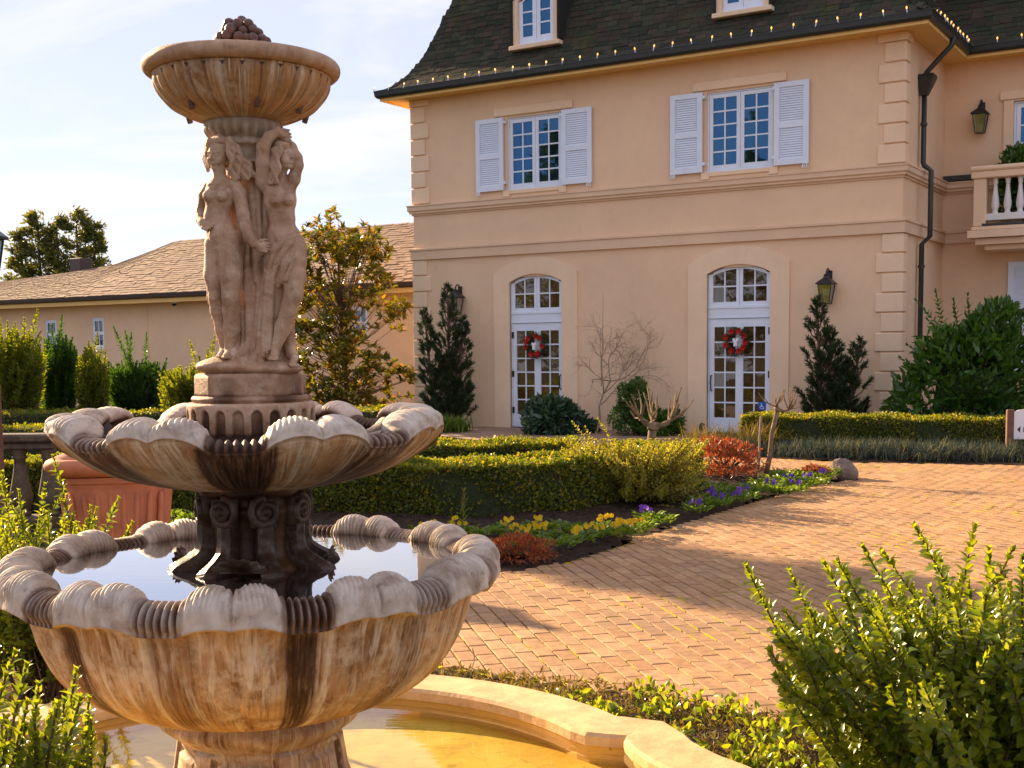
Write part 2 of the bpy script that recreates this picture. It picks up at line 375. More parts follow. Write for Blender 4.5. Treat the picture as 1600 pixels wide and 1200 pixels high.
L_box = leafmat('box_leaf', (.085, .140, .013), (.21, .245, .018), .5, rough=.27)
L_hedge = leafmat('hedge_leaf', (.065, .105, .012), (.15, .18, .018), .46, (2.4, 2.0, .5), c3=(.33, .24, .02))
L_gold = leafmat('gold_leaf', (.20, .21, .03), (.36, .33, .05), .45, (1.7, 1.5, .5))
L_dark = leafmat('laurel_leaf', (.024, .075, .012), (.06, .14, .022), .32, rough=.28)
L_blue = leafmat('rhododendron_leaf', (.026, .065, .036), (.05, .10, .055), .2, rough=.3)
L_pine = leafmat('pine_needle', (.020, .044, .016), (.042, .070, .024), .2)
L_mag = leafmat('magnolia_leaf', (.060, .095, .012), (.15, .15, .015), .40, (2.2, 1.7, .4), .26, .6, c3=(.32, .16, .02))
L_red = leafmat('red_leaf', (.20, .05, .018), (.36, .11, .03), .4, (1.6, 1.2, .8))
L_far = leafmat('far_leaf', (.06, .08, .025), (.12, .125, .035), .42)
L_phot = leafmat('photinia_leaf', (.07, .11, .012), (.19, .22, .02), .45)
L_fesc = leafmat('fescue_blade', (.025, .044, .046), (.06, .084, .078), .25, (1.3, 1.3, .9), .65, .15, c3=(.3, .24, .08))
L_dry = leafmat('sedum_leaf', (.12, .085, .02), (.26, .19, .05), .3, (1.6, 1.4, .6), .6, .2, c3=(.16, .17, .02))
L_pans = leafmat('pansy_leaf', (.05, .10, .015), (.12, .19, .03), .4)
P_yel = leafmat('yellow_petal', (.62, .38, .01), (.74, .50, .015), .35, (1, 1, 1), .6, .2)
P_pur = leafmat('purple_petal', (.09, .03, .30), (.17, .06, .42), .3, (1, 1, 1), .6, .2)
P_red = leafmat('red_petal', (.45, .006, .008), (.65, .02, .015), .2, (1, 1, 1), .5, .3)
M_bark = simple('bark', (.12, .08, .055), .9, .4, 25, .8, .2, 90, bdist=.01)
M_palebark = simple('pale_bark', (.34, .25, .17), .85, .3, 25, .6, .2, 90, bdist=.008)
M_pollard = simple('pollard_bark', (.22, .15, .085), .9, .5, 18, .8, .2, 80, bdist=.01)
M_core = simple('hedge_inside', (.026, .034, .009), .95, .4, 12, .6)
M_rock = simple('rock', (.20, .15, .12), .85, .35, 6, .8, .25, 40, bdist=.02)
M_wood = simple('post_wood', (.16, .075, .05), .7, .3, 14, .4)
M_signw = simple('sign_board', (.78, .77, .80), .5, .03, 3, .03)
M_ink = simple('sign_ink', (.03, .015, .03), .5, .05)
M_blue = simple('sign_blue', (.01, .10, .48), .4, .05)
M_cream = simple('candle', (.8, .72, .55), .6, .05)
M_grape = stone('grape_stone', ((.07, .035, .025), (.14, .075, .055), (.22, .14, .11)), pale=(.34, .27, .24), rough=.35)
M_rust = simple('rusty_stone', (.30, .10, .03), .6, .3, 20, .4)
# ================================================================== MAIN HOUSE
HS = 10.38; RB = 3.0
house = thing('manor_house', 'two storey peach stucco house with steep dark shingle roof, white shutters and arched glass doors', 'house', HO, HROT)
def wall_holes(x0, x1, z0, z1, y, holes, depth=.16):
    xs = sorted({x0, x1, *[h[0] for h in holes], *[h[1] for h in holes]}); zs = sorted({z0, z1, *[h[2] for h in holes], *[h[3] for h in holes]})
    mb = MB()
    for a, b in zip(xs, xs[1:]):
        for c, d in zip(zs, zs[1:]):
            if any(a >= h[0]-1e-6 and b <= h[1]+1e-6 and c >= h[2]-1e-6 and d <= h[3]+1e-6 for h in holes): continue
            mb.add([(a, y, c), (b, y, c), (b, y, d), (a, y, d)], [(0, 1, 2, 3)])
    for h in holes:
        a, b, c, d = h
        V = [(a, y, c), (b, y, c), (b, y, d), (a, y, d), (a, y+depth, c), (b, y+depth, c), (b, y+depth, d), (a, y+depth, d)]
        mb.add(V, [(0, 4, 5, 1), (1, 5, 6, 2), (2, 6, 7, 3), (3, 7, 4, 0)])
    return mb
win_u = [(2.40, 3.68, 4.87, 6.32), (6.77, 8.05, 4.87, 6.32)]
drs = [(2.42, 3.66), (6.79, 8.03)]
mb = wall_holes(0, HS, -.1, 7.0, 0, win_u+[(a, b, -.1, 3.10) for a, b in drs])
mb.add([(HS, 0, -.1), (HS, RB, -.1), (HS, RB, 7), (HS, 0, 7)], [(0, 1, 2, 3)])
mb.add([(0, 9, -.1), (0, 0, -.1), (0, 0, 7), (0, 9, 7)], [(0, 1, 2, 3)])
RWIN = (11.62, 12.9, 3.95, 6.12)
m2 = wall_holes(HS, 19, -.1, 7.0, RB, [RWIN])
mb.add(m2.V, m2.F)
# dark rooms behind the openings
for a, b, c, d in win_u+[(a, b, -.1, 3.1) for a, b in drs]: mb.add([(a, .16, c), (b, .16, c), (b, .16, d), (a, .16, d)], [(0, 1, 2, 3)])
mb.add([(RWIN[0], RB+.16, RWIN[2]), (RWIN[1], RB+.16, RWIN[2]), (RWIN[1], RB+.16, RWIN[3]), (RWIN[0], RB+.16, RWIN[3])], [(0, 1, 2, 3)])
mb.obj('wall', M_wall, house)
# quoins
def quoin(x0, x1, z0, z1, y0, y1): MB().bbox(x0, x1, y0, y1, z0, z1, .012).obj('quoin', M_trim, house)
P = .035
for lo, n, first_long in ((4.735, 6, 1), (.14, 10, 1)):
    for i in range(n):
        z0 = lo+i*.342; ln = (i % 2 == 0) == bool(first_long)
        w = .44 if ln else .34
        quoin(-P, w, z0+.012, z0+.33, -P, .22 if ln else .3); quoin(HS-w, HS+P, z0+.012, z0+.33, -P, .24)
quoin(-P-.01, .44, 6.79, 6.935, -P-.01, .25); quoin(HS-.46, HS+P+.02, 6.79, 6.935, -P-.02, .28)
# belt courses (front, right return, recess)
def belt(prof, mat, name):
    """profile [(out, z)] swept round front, left return, right return and recess"""
    path = [(0, 6, -1, 0), (0, 0, -1, -1), (HS, 0, 1, -1), (HS, RB, 1, -1), (19, RB, 0, -1)]
    V = []; n = len(prof); Fc = []
    for (x, y, ax, ay) in path:
        for o, z in prof: V.append((x+ax*o, y+ay*o, z))
    for i in range(len(path)-1):
        for k in range(n-1): Fc.append((i*n+k, (i+1)*n+k, (i+1)*n+k+1, i*n+k+1))
    MB().add(V, Fc).obj(name, mat, house)
belt([(0, 4.50), (.03, 4.50), (.03, 4.54), (.07, 4.54), (.07, 4.575), (.10, 4.60), (.10, 4.69), (.115, 4.69), (.115, 4.715), (0, 4.735)], M_trim2, 'belt_course')
belt([(0, 3.56), (.06, 3.56), (.06, 3.745), (.085, 3.755), (.085, 3.79), (0, 3.81)], M_trim2, 'belt_course')
# lintels
for a, b in ((2.10, 3.93), (6.49, 8.30)): MB().bbox(a, b, -.045, .02, 6.365, 6.525, .008).obj('lintel', M_trim, house)
for a, b in ((2.36, 3.72), (6.73, 8.09)):
    MB().bbox(a, b, -.03, .03, 4.79, 4.865, .006).obj('window_sill', M_trim, house)
    for x in (a-.06, b-.10): MB().bbox(x, x+.16, -.05, .02, 4.735, 4.865, .006).obj('sill_block', M_trim, house)

def sash(mb, x0, x1, z0, z1, y, cols, rows, st=.055, mun=.022, top=None, hollow=None):
    """stiles, rails, muntins of one glazed leaf; returns pane polygons. top(x) gives an arched head"""
    top = top or (lambda x: z1)
    def strip(xa, xb, za, zb, ya, yb): mb.box(xa, xb, ya, yb, za, zb)
    def arch(xa, xb, th):
        n = 10; xs = [xa+(xb-xa)*i/n for i in range(n+1)]
        mb.ring([(x, top(x)-th) for x in xs], [(x, top(x)) for x in xs], y-.02, y+.03)
    zl, zr = top(x0+st/2), top(x1-st/2)
    strip(x0, x0+st, z0, min(top(x0), top(x0+st)), y-.02, y+.03); strip(x1-st, x1, z0, min(top(x1), top(x1-st)), y-.02, y+.03)
    strip(x0+st, x1-st, z0, z0+st*1.25, y-.018, y+.028); arch(x0+st, x1-st, st)
    gx0, gx1, gz0 = x0+st, x1-st, z0+st*1.25
    gz1 = z1-st
    panes = []
    cw = (gx1-gx0)/cols; ch = (gz1-gz0)/rows
    for i in range(1, cols): strip(gx0+i*cw-mun/2, gx0+i*cw+mun/2, gz0, top(gx0+i*cw)-st*.6, y-.012, y+.02)
    for j in range(1, rows): strip(gx0, gx1, gz0+j*ch-mun/2, gz0+j*ch+mun/2, y-.010, y+.018)
    for i in range(cols):
        for j in range(rows):
            a, b = gx0+i*cw, gx0+(i+1)*cw; c = gz0+j*ch; d = gz0+(j+1)*ch
            if j == rows-1: poly = [(a, c), (b, c)]+[(b+(a-b)*k/4, top(b+(a-b)*k/4)-st*.7) for k in range(5)]
            else: poly = [(a, c), (b, c), (b, d), (a, d)]
            panes.append(poly)
    return panes
def add_panes(panes, y, parent, mat):
    for p in panes:
        mb = MB().prism(p, y+.004, y+.010); cx, cz = np.mean([v[0] for v in p]), np.mean([v[1] for v in p]); a, b = random.gauss(0, .011), random.gauss(0, .011)
        mb.V = [(v[0], v[1]+a*(v[0]-cx)+b*(v[2]-cz), v[2]) for v in mb.V]; mb.obj('pane', mat, parent)
# upper windows
for a, b, c, d in win_u:
    mb = MB(); mb.ring([(a+.03, c), (a+.03, d-.03), (b-.03, d-.03), (b-.03, c)], [(a, c), (a, d), (b, d), (b, c)], .03, .10); mb.box(a, b, .02, .11, c-.005, c+.03)
    mid = (a+b)/2; pn = sash(mb, a+.035, mid-.004, c+.035, d-.035, .06, 2, 5, .07, .028)+sash(mb, mid+.004, b-.035, c+.035, d-.035, .06, 2, 5, .07, .028)
    w = mb.obj('window', M_white, house); add_panes(pn, .06, w, M_pane)
# shutters
def shutter(x0, x1, z0, z1, y=0., hook=1, par=house):
    mb = MB(); st = .10
    for a, b in ((x0, x0+st), (x1-st, x1)): mb.box(a, b, y-.075, y-.03, z0, z1)
    zm = z0+(z1-z0)*.48
    for c, d in ((z0, z0+.11), (zm-.05, zm+.05), (z1-.09, z1)): mb.box(x0+st, x1-st, y-.073, y-.032, c, d)
    for c, d in ((z0+.11, zm-.05), (zm+.05, z1-.09)):
        n = int((d-c)/.040); h = (d-c)/n
        for i in range(n):
            a = c+i*h
            mb.add([(x0+st, y-.060, a), (x1-st, y-.060, a), (x1-st, y-.040, a+h*1.05), (x0+st, y-.040, a+h*1.05), (x0+st, y-.052, a-.004), (x1-st, y-.052, a-.004), (x1-st, y-.032, a+h), (x0+st, y-.032, a+h)],
                   [(0, 1, 2, 3), (4, 7, 6, 5), (0, 4, 5, 1)])
    s = mb.obj('shutter', M_white, par)
    if hook:
        sx = x0 if hook < 0 else x1
        t = np.linspace(0, 2*pi*1.35, 22); rr = .012+.042*(t/t[-1])
        pts = np.c_[sx-hook*.05+hook*rr*np.cos(t+pi/2)*1, np.full(22, y-.09), z0-.045+rr*np.sin(t+pi/2)]
        MB().tube(pts, .010, 6).obj('scroll_hook', M_white, s)
        for zz in (z0+.12, z1-.12): MB().bbox(*( (x1-.01, x1+.05) if hook < 0 else (x0-.05, x0+.01)), y-.07, y-.005, zz, zz+.06, .006).obj('hinge', M_white, s)
for a, b, h in ((1.665, 2.33, -1), (3.70, 4.375, 1), (6.055, 6.70, -1), (8.09, 8.73, 1)): shutter(a, b, 4.875, 6.335, 0, h)
# arched door surrounds, fanlights, doors
def arc_top(x0, x1, zs, zt):
    c = (x0+x1)/2; hw = (x1-x0)/2; rise = zt-zs; R = (hw*hw+rise*rise)/(2*rise); zc = zt-R
    return lambda x: zc+sqrt(max(R*R-(x-c)**2, 0))
for di, (a, b) in enumerate(drs):
    o0, o1 = a-.38, b+.36; n = 20
    ti = arc_top(a, b, 2.99, 3.15); to = arc_top(o0, o1, 3.17, 3.49)
    inner = [(a, 0)]+[(a+(b-a)*i/n, ti(a+(b-a)*i/n)) for i in range(n+1)]+[(b, 0)]
    outer = [(o0, 0)]+[(o0+(o1-o0)*i/n, to(o0+(o1-o0)*i/n)) for i in range(n+1)]+[(o1, 0)]
    MB().ring(inner, outer, -.035, .15).obj('door_surround', M_trim, house)
    # fanlight
    mb = MB(); mid = (a+b)/2; t2 = lambda x: ti(x)-.02
    for x0, x1 in ((a+.005, a+.035), (b-.035, b-.005)): mb.box(x0, x1, .04, .12, 2.36, t2(x0))
    mb.box(a, b, .035, .125, 2.345, 2.39); mb.box(a, b, .05, .125, 2.17, 2.345); mb.box(a, b, .042, .125, 2.16, 2.185)
    pn = sash(mb, a+.035, mid-.004, 2.39, 3.10, .07, 2, 2, .06, .026, t2)+sash(mb, mid+.004, b-.035, 2.39, 3.10, .07, 2, 2, .06, .026, t2)
    f = mb.obj('fanlight', M_white, house); add_panes(pn, .07, f, M_pane_d)
    # door: two glazed halves of six rows with a wide centre stile
    mb = MB(); z1 = 2.155
    for x0, x1 in ((a+.004, a+.03), (b-.03, b-.004)): mb.box(x0, x1, .045, .125, .015, z1)
    L0, L1 = a+.034, b-.034
    mb.box(L0, L1, .062, .11, .02, .30); mb.box(L0, L1, .062, .11, 2.0, z1-.005)
    mb.box(L0, L0+.085, .062, .11, .30, 2.0); mb.box(L1-.085, L1, .062, .11, .30, 2.0); mb.box(mid-.075, mid+.075, .060, .112, .30, 2.0)
    pn = []
    for g0, g1 in ((L0+.085, mid-.075), (mid+.075, L1-.085)):
        cw = (g1-g0)/2; ch = 1.70/6
        mb.box(g0+cw-.013, g0+cw+.013, .068, .10, .30, 2.0)
        for j in range(1, 6): mb.box(g0, g1, .070, .098, .30+j*ch-.014, .30+j*ch+.014)
        for i in range(2):
            for j in range(6): pn.append([(g0+i*cw, .30+j*ch), (g0+(i+1)*cw, .30+j*ch), (g0+(i+1)*cw, .30+(j+1)*ch), (g0+i*cw, .30+(j+1)*ch)])
    d = mb.obj('door', M_white, house); add_panes(pn, .08, d, M_pane_d)
    hx, hg = (L0+.04, L1) if di else (L1-.04, L0)
    MB().tube([(hx, .06, .80), (hx, .01, .82), (hx, .0, .95), (hx, .01, 1.08), (hx, .06, 1.10)], .012, 6).obj('handle', M_black, d)
    for zz in (.30, 1.05, 1.85): MB().bbox(hg-.022, hg+.022, .035, .065, zz, zz+.13, .005).obj('hinge', M_black, d)
    MB().box(a, b, -.02, .13, .0, .012).obj('threshold', M_dark, house)
# soffit, fascia, gutter
E = .55
def sweep(path, prof, name, mat, par=house, smooth=False):
    V = []; n = len(prof); Fc = []
    for (x, y, ax, ay) in path:
        for o, z in prof: V.append((x+ax*o, y+ay*o, z))
    for i in range(len(path)-1):
        for k in range(n): Fc.append((i*n+k, (i+1)*n+k, (i+1)*n+(k+1) % n, i*n+(k+1) % n))
    Fc += [tuple(range(n)), tuple((len(path)-1)*n+k for k in range(n))[::-1]]
    return MB().add(V, Fc).obj(name, mat, par, smooth)
ev = [(0, 9, -1, 0), (0, 0, -1, -1), (HS, 0, 1, -1), (HS, RB, 1, -1), (19, RB, 0, -1)]
sweep(ev, [(-.02, 6.935), (.47, 6.935), (.47, 6.96), (-.02, 6.96)], 'soffit', M_soff)
sweep(ev, [(.44, 6.90), (.485, 6.90), (.485, 7.0), (.44, 7.0)], 'fascia', M_soff)
sweep(ev, [(.486, 7.10), (.486, 6.99), (.50, 6.955), (.53, 6.955), (.565, 7.0), (.575, 7.09), (.585, 7.09), (.585, 7.10), (.56, 7.10), (.545, 7.02), (.51, 7.0), (.505, 7.10)], 'gutter', M_dark)
# roof profile: inset from gutter edge -> height
RP = np.array([(0, 7.06), (.14, 7.10), (.29, 7.20), (.45, 7.37), (.63, 7.62), (.77, 7.89), (.92, 8.27), (1.07, 8.68), (1.24, 9.10), (1.6, 10.0), (2.2, 11.5)])
def rz(d): return np.interp(d, RP[:, 0], RP[:, 1])
e0 = -E
mb = MB(); V = []
for d, z in RP: V += [(e0+d, 9, z), (e0+d, e0+d, z), (HS-e0-d, e0+d, z), (HS-e0-d, 9, z)]
Fc = [(i*4+k, i*4+k+1, (i+1)*4+k+1, (i+1)*4+k) for i in range(len(RP)-1) for k in range(3)]
n = len(RP)-1; Fc.append((n*4, n*4+1, n*4+2, n*4+3)); mb.add(V, Fc)
V = []
for d, z in RP: V += [(HS+.2, RB+e0+d, z-.01), (19, RB+e0+d, z-.01)]
mb.add(V, [(i*2, i*2+1, i*2+3, i*2+2) for i in range(len(RP)-1)])
roof = mb.obj('roof', M_roofbase, house)
# shingles: tilted tabs following the curve, individually tinted
arc = np.concatenate([[0], np.cumsum(np.hypot(np.diff(RP[:, 0]), np.diff(RP[:, 1])))])
def at_arc(a): return np.interp(a, arc, RP[:, 0]), np.interp(a, arc, RP[:, 1])
def shingle_tab(w, h, th):
    return [(-w/2, 0, 0), (w/2, 0, 0), (w/2, 0, th), (-w/2, 0, th), (-w/2, h, 0), (w/2, h, 0), (w/2, h, .004), (-w/2, h, .004)], \
           [(0, 1, 2, 3), (3, 2, 6, 7), (0, 3, 7, 4), (1, 5, 6, 2)]
TABS = [nmesh('shingle', *shingle_tab(w, .235, .022), M_shing) for w in (.17, .21, .26)]
tabw = (.17, .21, .26)
rowh = .125
sing = []; rest = MB()
def plane_shingles(p0, ux, inward, length_fn, amax):
    a = 0.02; j = 0
    while a < amax:
        d0, z0 = at_arc(a); d1, z1 = at_arc(a+.235)
        lo, hi = length_fn(d0); x = lo+random.random()*.1
        up = np.array([inward[0]*(d1-d0), inward[1]*(d1-d0), z1-z0]); up /= np.linalg.norm(up)
        nrm = np.cross(ux, up)
        if nrm[2] < 0: nrm = -nrm
        while x < hi-.05:
            k = random.randrange(3); w = tabw[k]
            c = np.array(p0)+np.array(ux)*(x+w/2)+np.array([inward[0]*d0, inward[1]*d0, 0]); c[2] = z0
            c = c+nrm*(.006+random.random()*.008)+up*random.uniform(-.028, .012)
            sing.append((c, ux, up, nrm, k)); x += w+.006
        a += rowh; j += 1
plane_shingles((0, e0, 0), np.array([1., 0, 0]), (0, 1), lambda d: (e0+d-.02, HS-e0-d+.02), 3.6)
plane_shingles((HS-e0, 0, 0), np.array([0, 1., 0]), (-1, 0), lambda d: (e0+d, RB+e0+d), 3.3)
plane_shingles((0, RB+e0, 0), np.array([1., 0, 0]), (0, 1), lambda d: (HS-e0-d, 14.5), 3.6)
def seen(c):
    w = HW(*c); x, y, dep = to_px(w); return (-10 < x < 1610 and -10 < y < 1200), dep
vis = []; HM = []
for i, s in enumerate(sing):
    ok, dep = seen(s[0]); face = s[3]@np.array([(15.96-s[0][0]), -21.84-s[0][1], 1.6-s[0][2]])
    dorm = any(q0-.1 < s[0][0] < q1+.1 and s[0][2] > 7.68 for q0, q1 in ((2.5, 3.68), (6.88, 8.04)))
    if ok and face > 0 and not dorm: vis.append((dep/max(face/dep, .05)**.5, i))
vis.sort(); pick = {i for _, i in vis[:300]}
for i, (c, ux, up, nrm, k) in enumerate(sing):
    if i in pick:
        Mx = Matrix(((ux[0], up[0], nrm[0]), (ux[1], up[1], nrm[1]), (ux[2], up[2], nrm[2]))).to_4x4(); Mx.translation = Vector(c)
        o = link('shingle', TABS[k], roof); o.matrix_local = Mx
    else:
        v, f = shingle_tab(tabw[k], .235, .022); rest.add([c+ux*q[0]+up*q[1]+nrm*q[2] for q in v], f)
rest.obj('shingles', M_shing, roof)['kind'] = 'stuff'
# hip caps
for side in (0, 1):
    a = .0
    while a < 3.6:
        d0, z0 = at_arc(a); d1, z1 = at_arc(a+.22)
        s = (1 if side == 0 else -1); x0 = (e0+d0 if side == 0 else HS-e0-d0); x1 = (e0+d1 if side == 0 else HS-e0-d1)
        mbq = MB(); h = .10
        mbq.add([(x0-s*.01, e0+d0-.01, z0+.055), (x0+s*h, e0+d0-.012, z0+.018), (x0-.012*s, e0+d0+h, z0+.018), (x1, e0+d1, z1+.035), (x1+s*h, e0+d1, z1+.008), (x1, e0+d1+h, z1+.008)], [(0, 1, 4, 3), (0, 3, 5, 2), (0, 2, 1)])
        mbq.obj('ridge_cap', M_shing, roof); a += .14
# dormers
for s0, s1 in ((2.51, 3.67), (6.89, 8.03)):
    c = (s0+s1)/2; hw = (s1-s0)/2-.06; zs, zt = 8.62, 8.86
    to = arc_top(c-hw, c+hw, zs, zt); n = 14
    poly = [(c-hw, 7.66)]+[(c-hw+2*hw*i/n, to(c-hw+2*hw*i/n)) for i in range(n+1)]+[(c+hw, 7.66)]
    ti = arc_top(c-hw+.11, c+hw-.11, zs-.02, zt-.10)
    inn = [(c-hw+.11, 7.75)]+[(c-hw+.11+(2*hw-.22)*i/n, ti(c-hw+.11+(2*hw-.22)*i/n)) for i in range(n+1)]+[(c+hw-.11, 7.75)]
    mb = MB(); mb.ring(inn, poly, -.02, .12); mb.prism([(p[0], p[1]) for p in poly], .121, 1.3)
    dm = mb.obj('dormer', M_trim, house)
    MB().bbox(s0, s1, -.10, .08, 7.63, 7.715, .01).obj('dormer_sill', M_trim, dm)
    mb = MB(); pw = []
    a, b = c-hw+.11, c+hw-.11
    mb.box(a, b, .02, .10, 7.715, 7.78)
    pw = sash(mb, a+.005, c-.004, 7.78, 8.70, .05, 1, 3, .085, .03, lambda x: ti(x)-.01)+sash(mb, c+.004, b-.005, 7.78, 8.70, .05, 1, 3, .085, .03, lambda x: ti(x)-.01)
    mb.obj('window_frame', M_white, dm)
    for p in pw: MB().prism(p, .054, .060).obj('pane', M_pane, dm)
    MB().ring([(p[0], p[1]) for p in poly], [(c+(p[0]-c)*1.09, p[1]+.06) for p in poly], -.06, 1.1).obj('dormer_roof', M_roofbase, dm)
# downpipe with leader head on the return wall
mb = MB(); yp = 1.0; xp = HS+.09
def pipe(mb, pts, w=.075): mb.tube(pts, w*.62, 8)
pipe(mb, [(HS+.55, yp+.1, 7.0), (HS+.52, yp+.1, 6.86), (xp+.03, yp, 6.42), (xp, yp, 6.36)])
pipe(mb, [(xp, yp, 6.05), (xp, yp, 4.86), (xp+.02, yp, 4.80), (xp+.14, yp, 4.70), (xp+.14, yp, 3.55), (xp, yp, 3.42), (xp, yp, .3), (xp+.05, yp, .12), (xp+.2, yp, .06)])
dp = mb.obj('downpipe', M_dark, house, True)
MB().add([(xp-.09, yp-.12, 6.38), (xp+.17, yp-.12, 6.38), (xp+.17, yp+.16, 6.38), (xp-.09, yp+.16, 6.38), (xp-.09, yp-.14, 6.33), (xp+.18, yp-.14, 6.33), (xp+.18, yp+.17, 6.33), (xp-.09, yp+.17, 6.33), (xp-.06, yp-.06, 6.02), (xp+.06, yp-.06, 6.02), (xp+.06, yp+.06, 6.02), (xp-.06, yp+.06, 6.02)],
         [(0, 1, 2, 3), (4, 5, 1, 0), (5, 6, 2, 1), (6, 7, 3, 2), (7, 4, 0, 3), (8, 9, 5, 4), (9, 10, 6, 5), (10, 11, 7, 6), (11, 8, 4, 7), (11, 10, 9, 8)]).obj('leader_head', M_dark, dp)
for zz in (5.5, 3.0, 1.6): MB().lathe([(.062, zz), (.062, zz+.05)], 10, (xp, yp, 0)).obj('pipe_strap', M_dark, dp)
# recess: flashing, window with surround and shutter below, balcony
MB().box(HS+.02, 11.3, RB-.13, RB-.005, 4.735, 4.83).obj('roof_flashing', M_dark, house)
a, b, c, d = RWIN
MB().ring([(a, c), (a, d), (b, d), (b, c)], [(a-.17, c), (a-.17, d+.02), (b+.17, d+.02), (b+.17, c)], RB-.04, RB+.05).obj('window_surround', M_trim, house)
MB().bbox(a-.24, b+.24, RB-.06, RB+.01, d+.03, d+.19, .008).obj('lintel', M_trim, house)
mb = MB(); mb.ring([(a+.04, c), (a+.04, d-.04), (b-.04, d-.04), (b-.04, c)], [(a, c), (a, d), (b, d), (b, c)], RB+.03, RB+.10)
mid = (a+b)/2; pn = sash(mb, a+.045, mid-.004, c+.02, d-.045, RB+.06, 2, 6, .075, .028)+sash(mb, mid+.004, b-.045, c+.02, d-.045, RB+.06, 2, 6, .075, .028)
w = mb.obj('window', M_white, house); add_panes(pn, RB+.06, w, M_pane)
shutter(11.60, 12.25, 1.1, 3.16, RB, 0)
BY = RB-1.05      # balcony front plane
mb = MB()
for (z0, z1, o) in ((3.70, 3.76, 0), (3.56, 3.69, .06), (3.44, 3.55, -.06), (3.35, 3.435, -.2)): mb.box(11.12-o, 15, BY-o, RB, z0, z1)
bal = mb.obj('balcony', M_trim, house)
MB().box(11.30, 15, BY+.0, BY+.9, 3.761, 3.81).obj('balcony_tray', M_dark, bal)
MB().bbox(11.28, 15, BY+.03, BY+.22, 3.86, 3.985, .012).obj('plinth_rail', M_whitew, bal)
MB().bbox(11.14, 11.36, BY+.01, BY+.24, 3.765, 4.62, .012).obj('post', M_trim, bal)
mb = MB(); mb.bbox(11.10, 15, BY-.03, BY+.28, 4.62, 4.74, .015); mb.bbox(11.07, 15, BY-.05, BY+.30, 4.745, 4.84, .03); mb.obj('handrail', M_trim, bal)
bprof = [(.055, 0), (.055, .03), (.042, .045), (.05, .07), (.066, .12), (.070, .18), (.06, .27), (.045, .38), (.036, .48), (.034, .53), (.045, .545), (.045, .56), (.038, .575), (.05, .60), (.05, .635)]
bme = MB().lathe(bprof, 14).me('baluster', M_whitew, True)
for k in range(12): link('baluster', bme, bal, (11.50+k*.212, BY+.125, 3.985))
# plain back wall keeps the volume closed
MB().add([(0, 9, -.1), (19, 9, -.1), (19, 9, 7), (0, 9, 7)], [(0, 1, 2, 3)]).obj('back_wall', M_wall, house)

# ------------------------------------------------------------------ wreaths, lanterns, sign on door, roof lights
def leaves(P, A, Nn, L, Wd, fine=0, fold=.25, curl=.25):
    """leaf blades: base P, axis A, normal Nn, length L, width Wd (arrays)"""
    P = np.asarray(P, float); A = np.asarray(A, float); A = A/(np.linalg.norm(A, axis=1)[:, None]+1e-9)
    B = np.cross(A, Nn); B /= np.linalg.norm(B, axis=1)[:, None]+1e-9; Nn = np.cross(B, A)
    n = len(P); L = np.broadcast_to(L, (n,))[:, None]; Wd = np.broadcast_to(Wd, (n,))[:, None]
    if not fine:
        mid = P+A*L*.48-Nn*L*curl*.0
        V = np.stack([P, mid+B*Wd*.5+Nn*Wd*fold, P+A*L-Nn*L*curl*.3, mid-B*Wd*.5+Nn*Wd*fold], 1).reshape(-1, 3)
        k = np.arange(n)[:, None]*4
        Fc = np.concatenate([k+np.array([[0, 1, 2]]), k+np.array([[0, 2, 3]])], 1).reshape(-1, 3)
    else:
        b = P; m1 = P+A*L*.33+Nn*L*curl*.10; m2 = P+A*L*.7+Nn*L*curl*.04; t = P+A*L-Nn*L*curl*.35
        l1 = m1+B*Wd*.46+Nn*Wd*fold; r1 = m1-B*Wd*.46+Nn*Wd*fold; l2 = m2+B*Wd*.40+Nn*Wd*fold*.8; r2 = m2-B*Wd*.40+Nn*Wd*fold*.8
        V = np.stack([b, m1, m2, t, l1, l2, r1, r2], 1).reshape(-1, 3); k = np.arange(n)[:, None]*8
        T = [(0, 1, 4), (1, 2, 5), (1, 5, 4), (2, 3, 5), (0, 6, 1), (1, 7, 2), (1, 6, 7), (2, 7, 3)]
        Fc = np.concatenate([k+np.array([x]) for x in T], 1).reshape(-1, 3)
    return V, Fc
def rdir(n, r=rng):
    v = r.normal(size=(n, 3)); return v/np.linalg.norm(v, axis=1)[:, None]
def leafobj(name, V, Fc, mat, parent=None, **k):
    o = link(name, nmesh(name, V, Fc, mat, len(V) == len(Fc)), parent, **k); o['kind'] = 'stuff'; return o
for sx, zc, lab in ((3.035, 1.70, 'evergreen wreath with red flowers on the glass door nearer the tall left pine'), (7.385, 1.73, 'evergreen wreath with red flowers on the glass door beside the wall lantern')):
    w = thing('door_wreath', lab, 'wreath', HW(sx, -.03, zc), HROT, 'wreaths on the arched doors')
    n = 520; th = rng.random(n)*2*pi; R = .20; q = rdir(n)*.05
    Pp = np.c_[R*np.cos(th), np.zeros(n), R*np.sin(th)]+q; ax = np.c_[-np.sin(th), np.zeros(n), np.cos(th)]*.8+rdir(n)
    leafobj('evergreen_ring', *leaves(Pp, ax, rdir(n), .075, .022), L_pine, w)
    for k in range(9):
        t = k*2*pi/9+random.uniform(-.25, .25); c = np.array([.195*cos(t), -.05, .195*sin(t)])
        m = 7; a = np.arange(m)*2*pi/m+random.random(); ax = np.c_[np.cos(a), np.full(m, -.45), np.sin(a)]
        V, Fc = leaves(np.repeat(c[None], m, 0), ax, np.tile([0, -1., 0], (m, 1)), .072, .05); link('flower', nmesh('flower', V, Fc, P_red), w)
    mb = MB().bbox(-.035, .035, -.07, -.02, -.10, .02, .01); mb.bbox(-.06, -.005, -.06, -.03, -.0, .055, .01); mb.bbox(.005, .06, -.06, -.03, 0, .055, .01); mb.obj('ribbon_bow', M_signw, w)
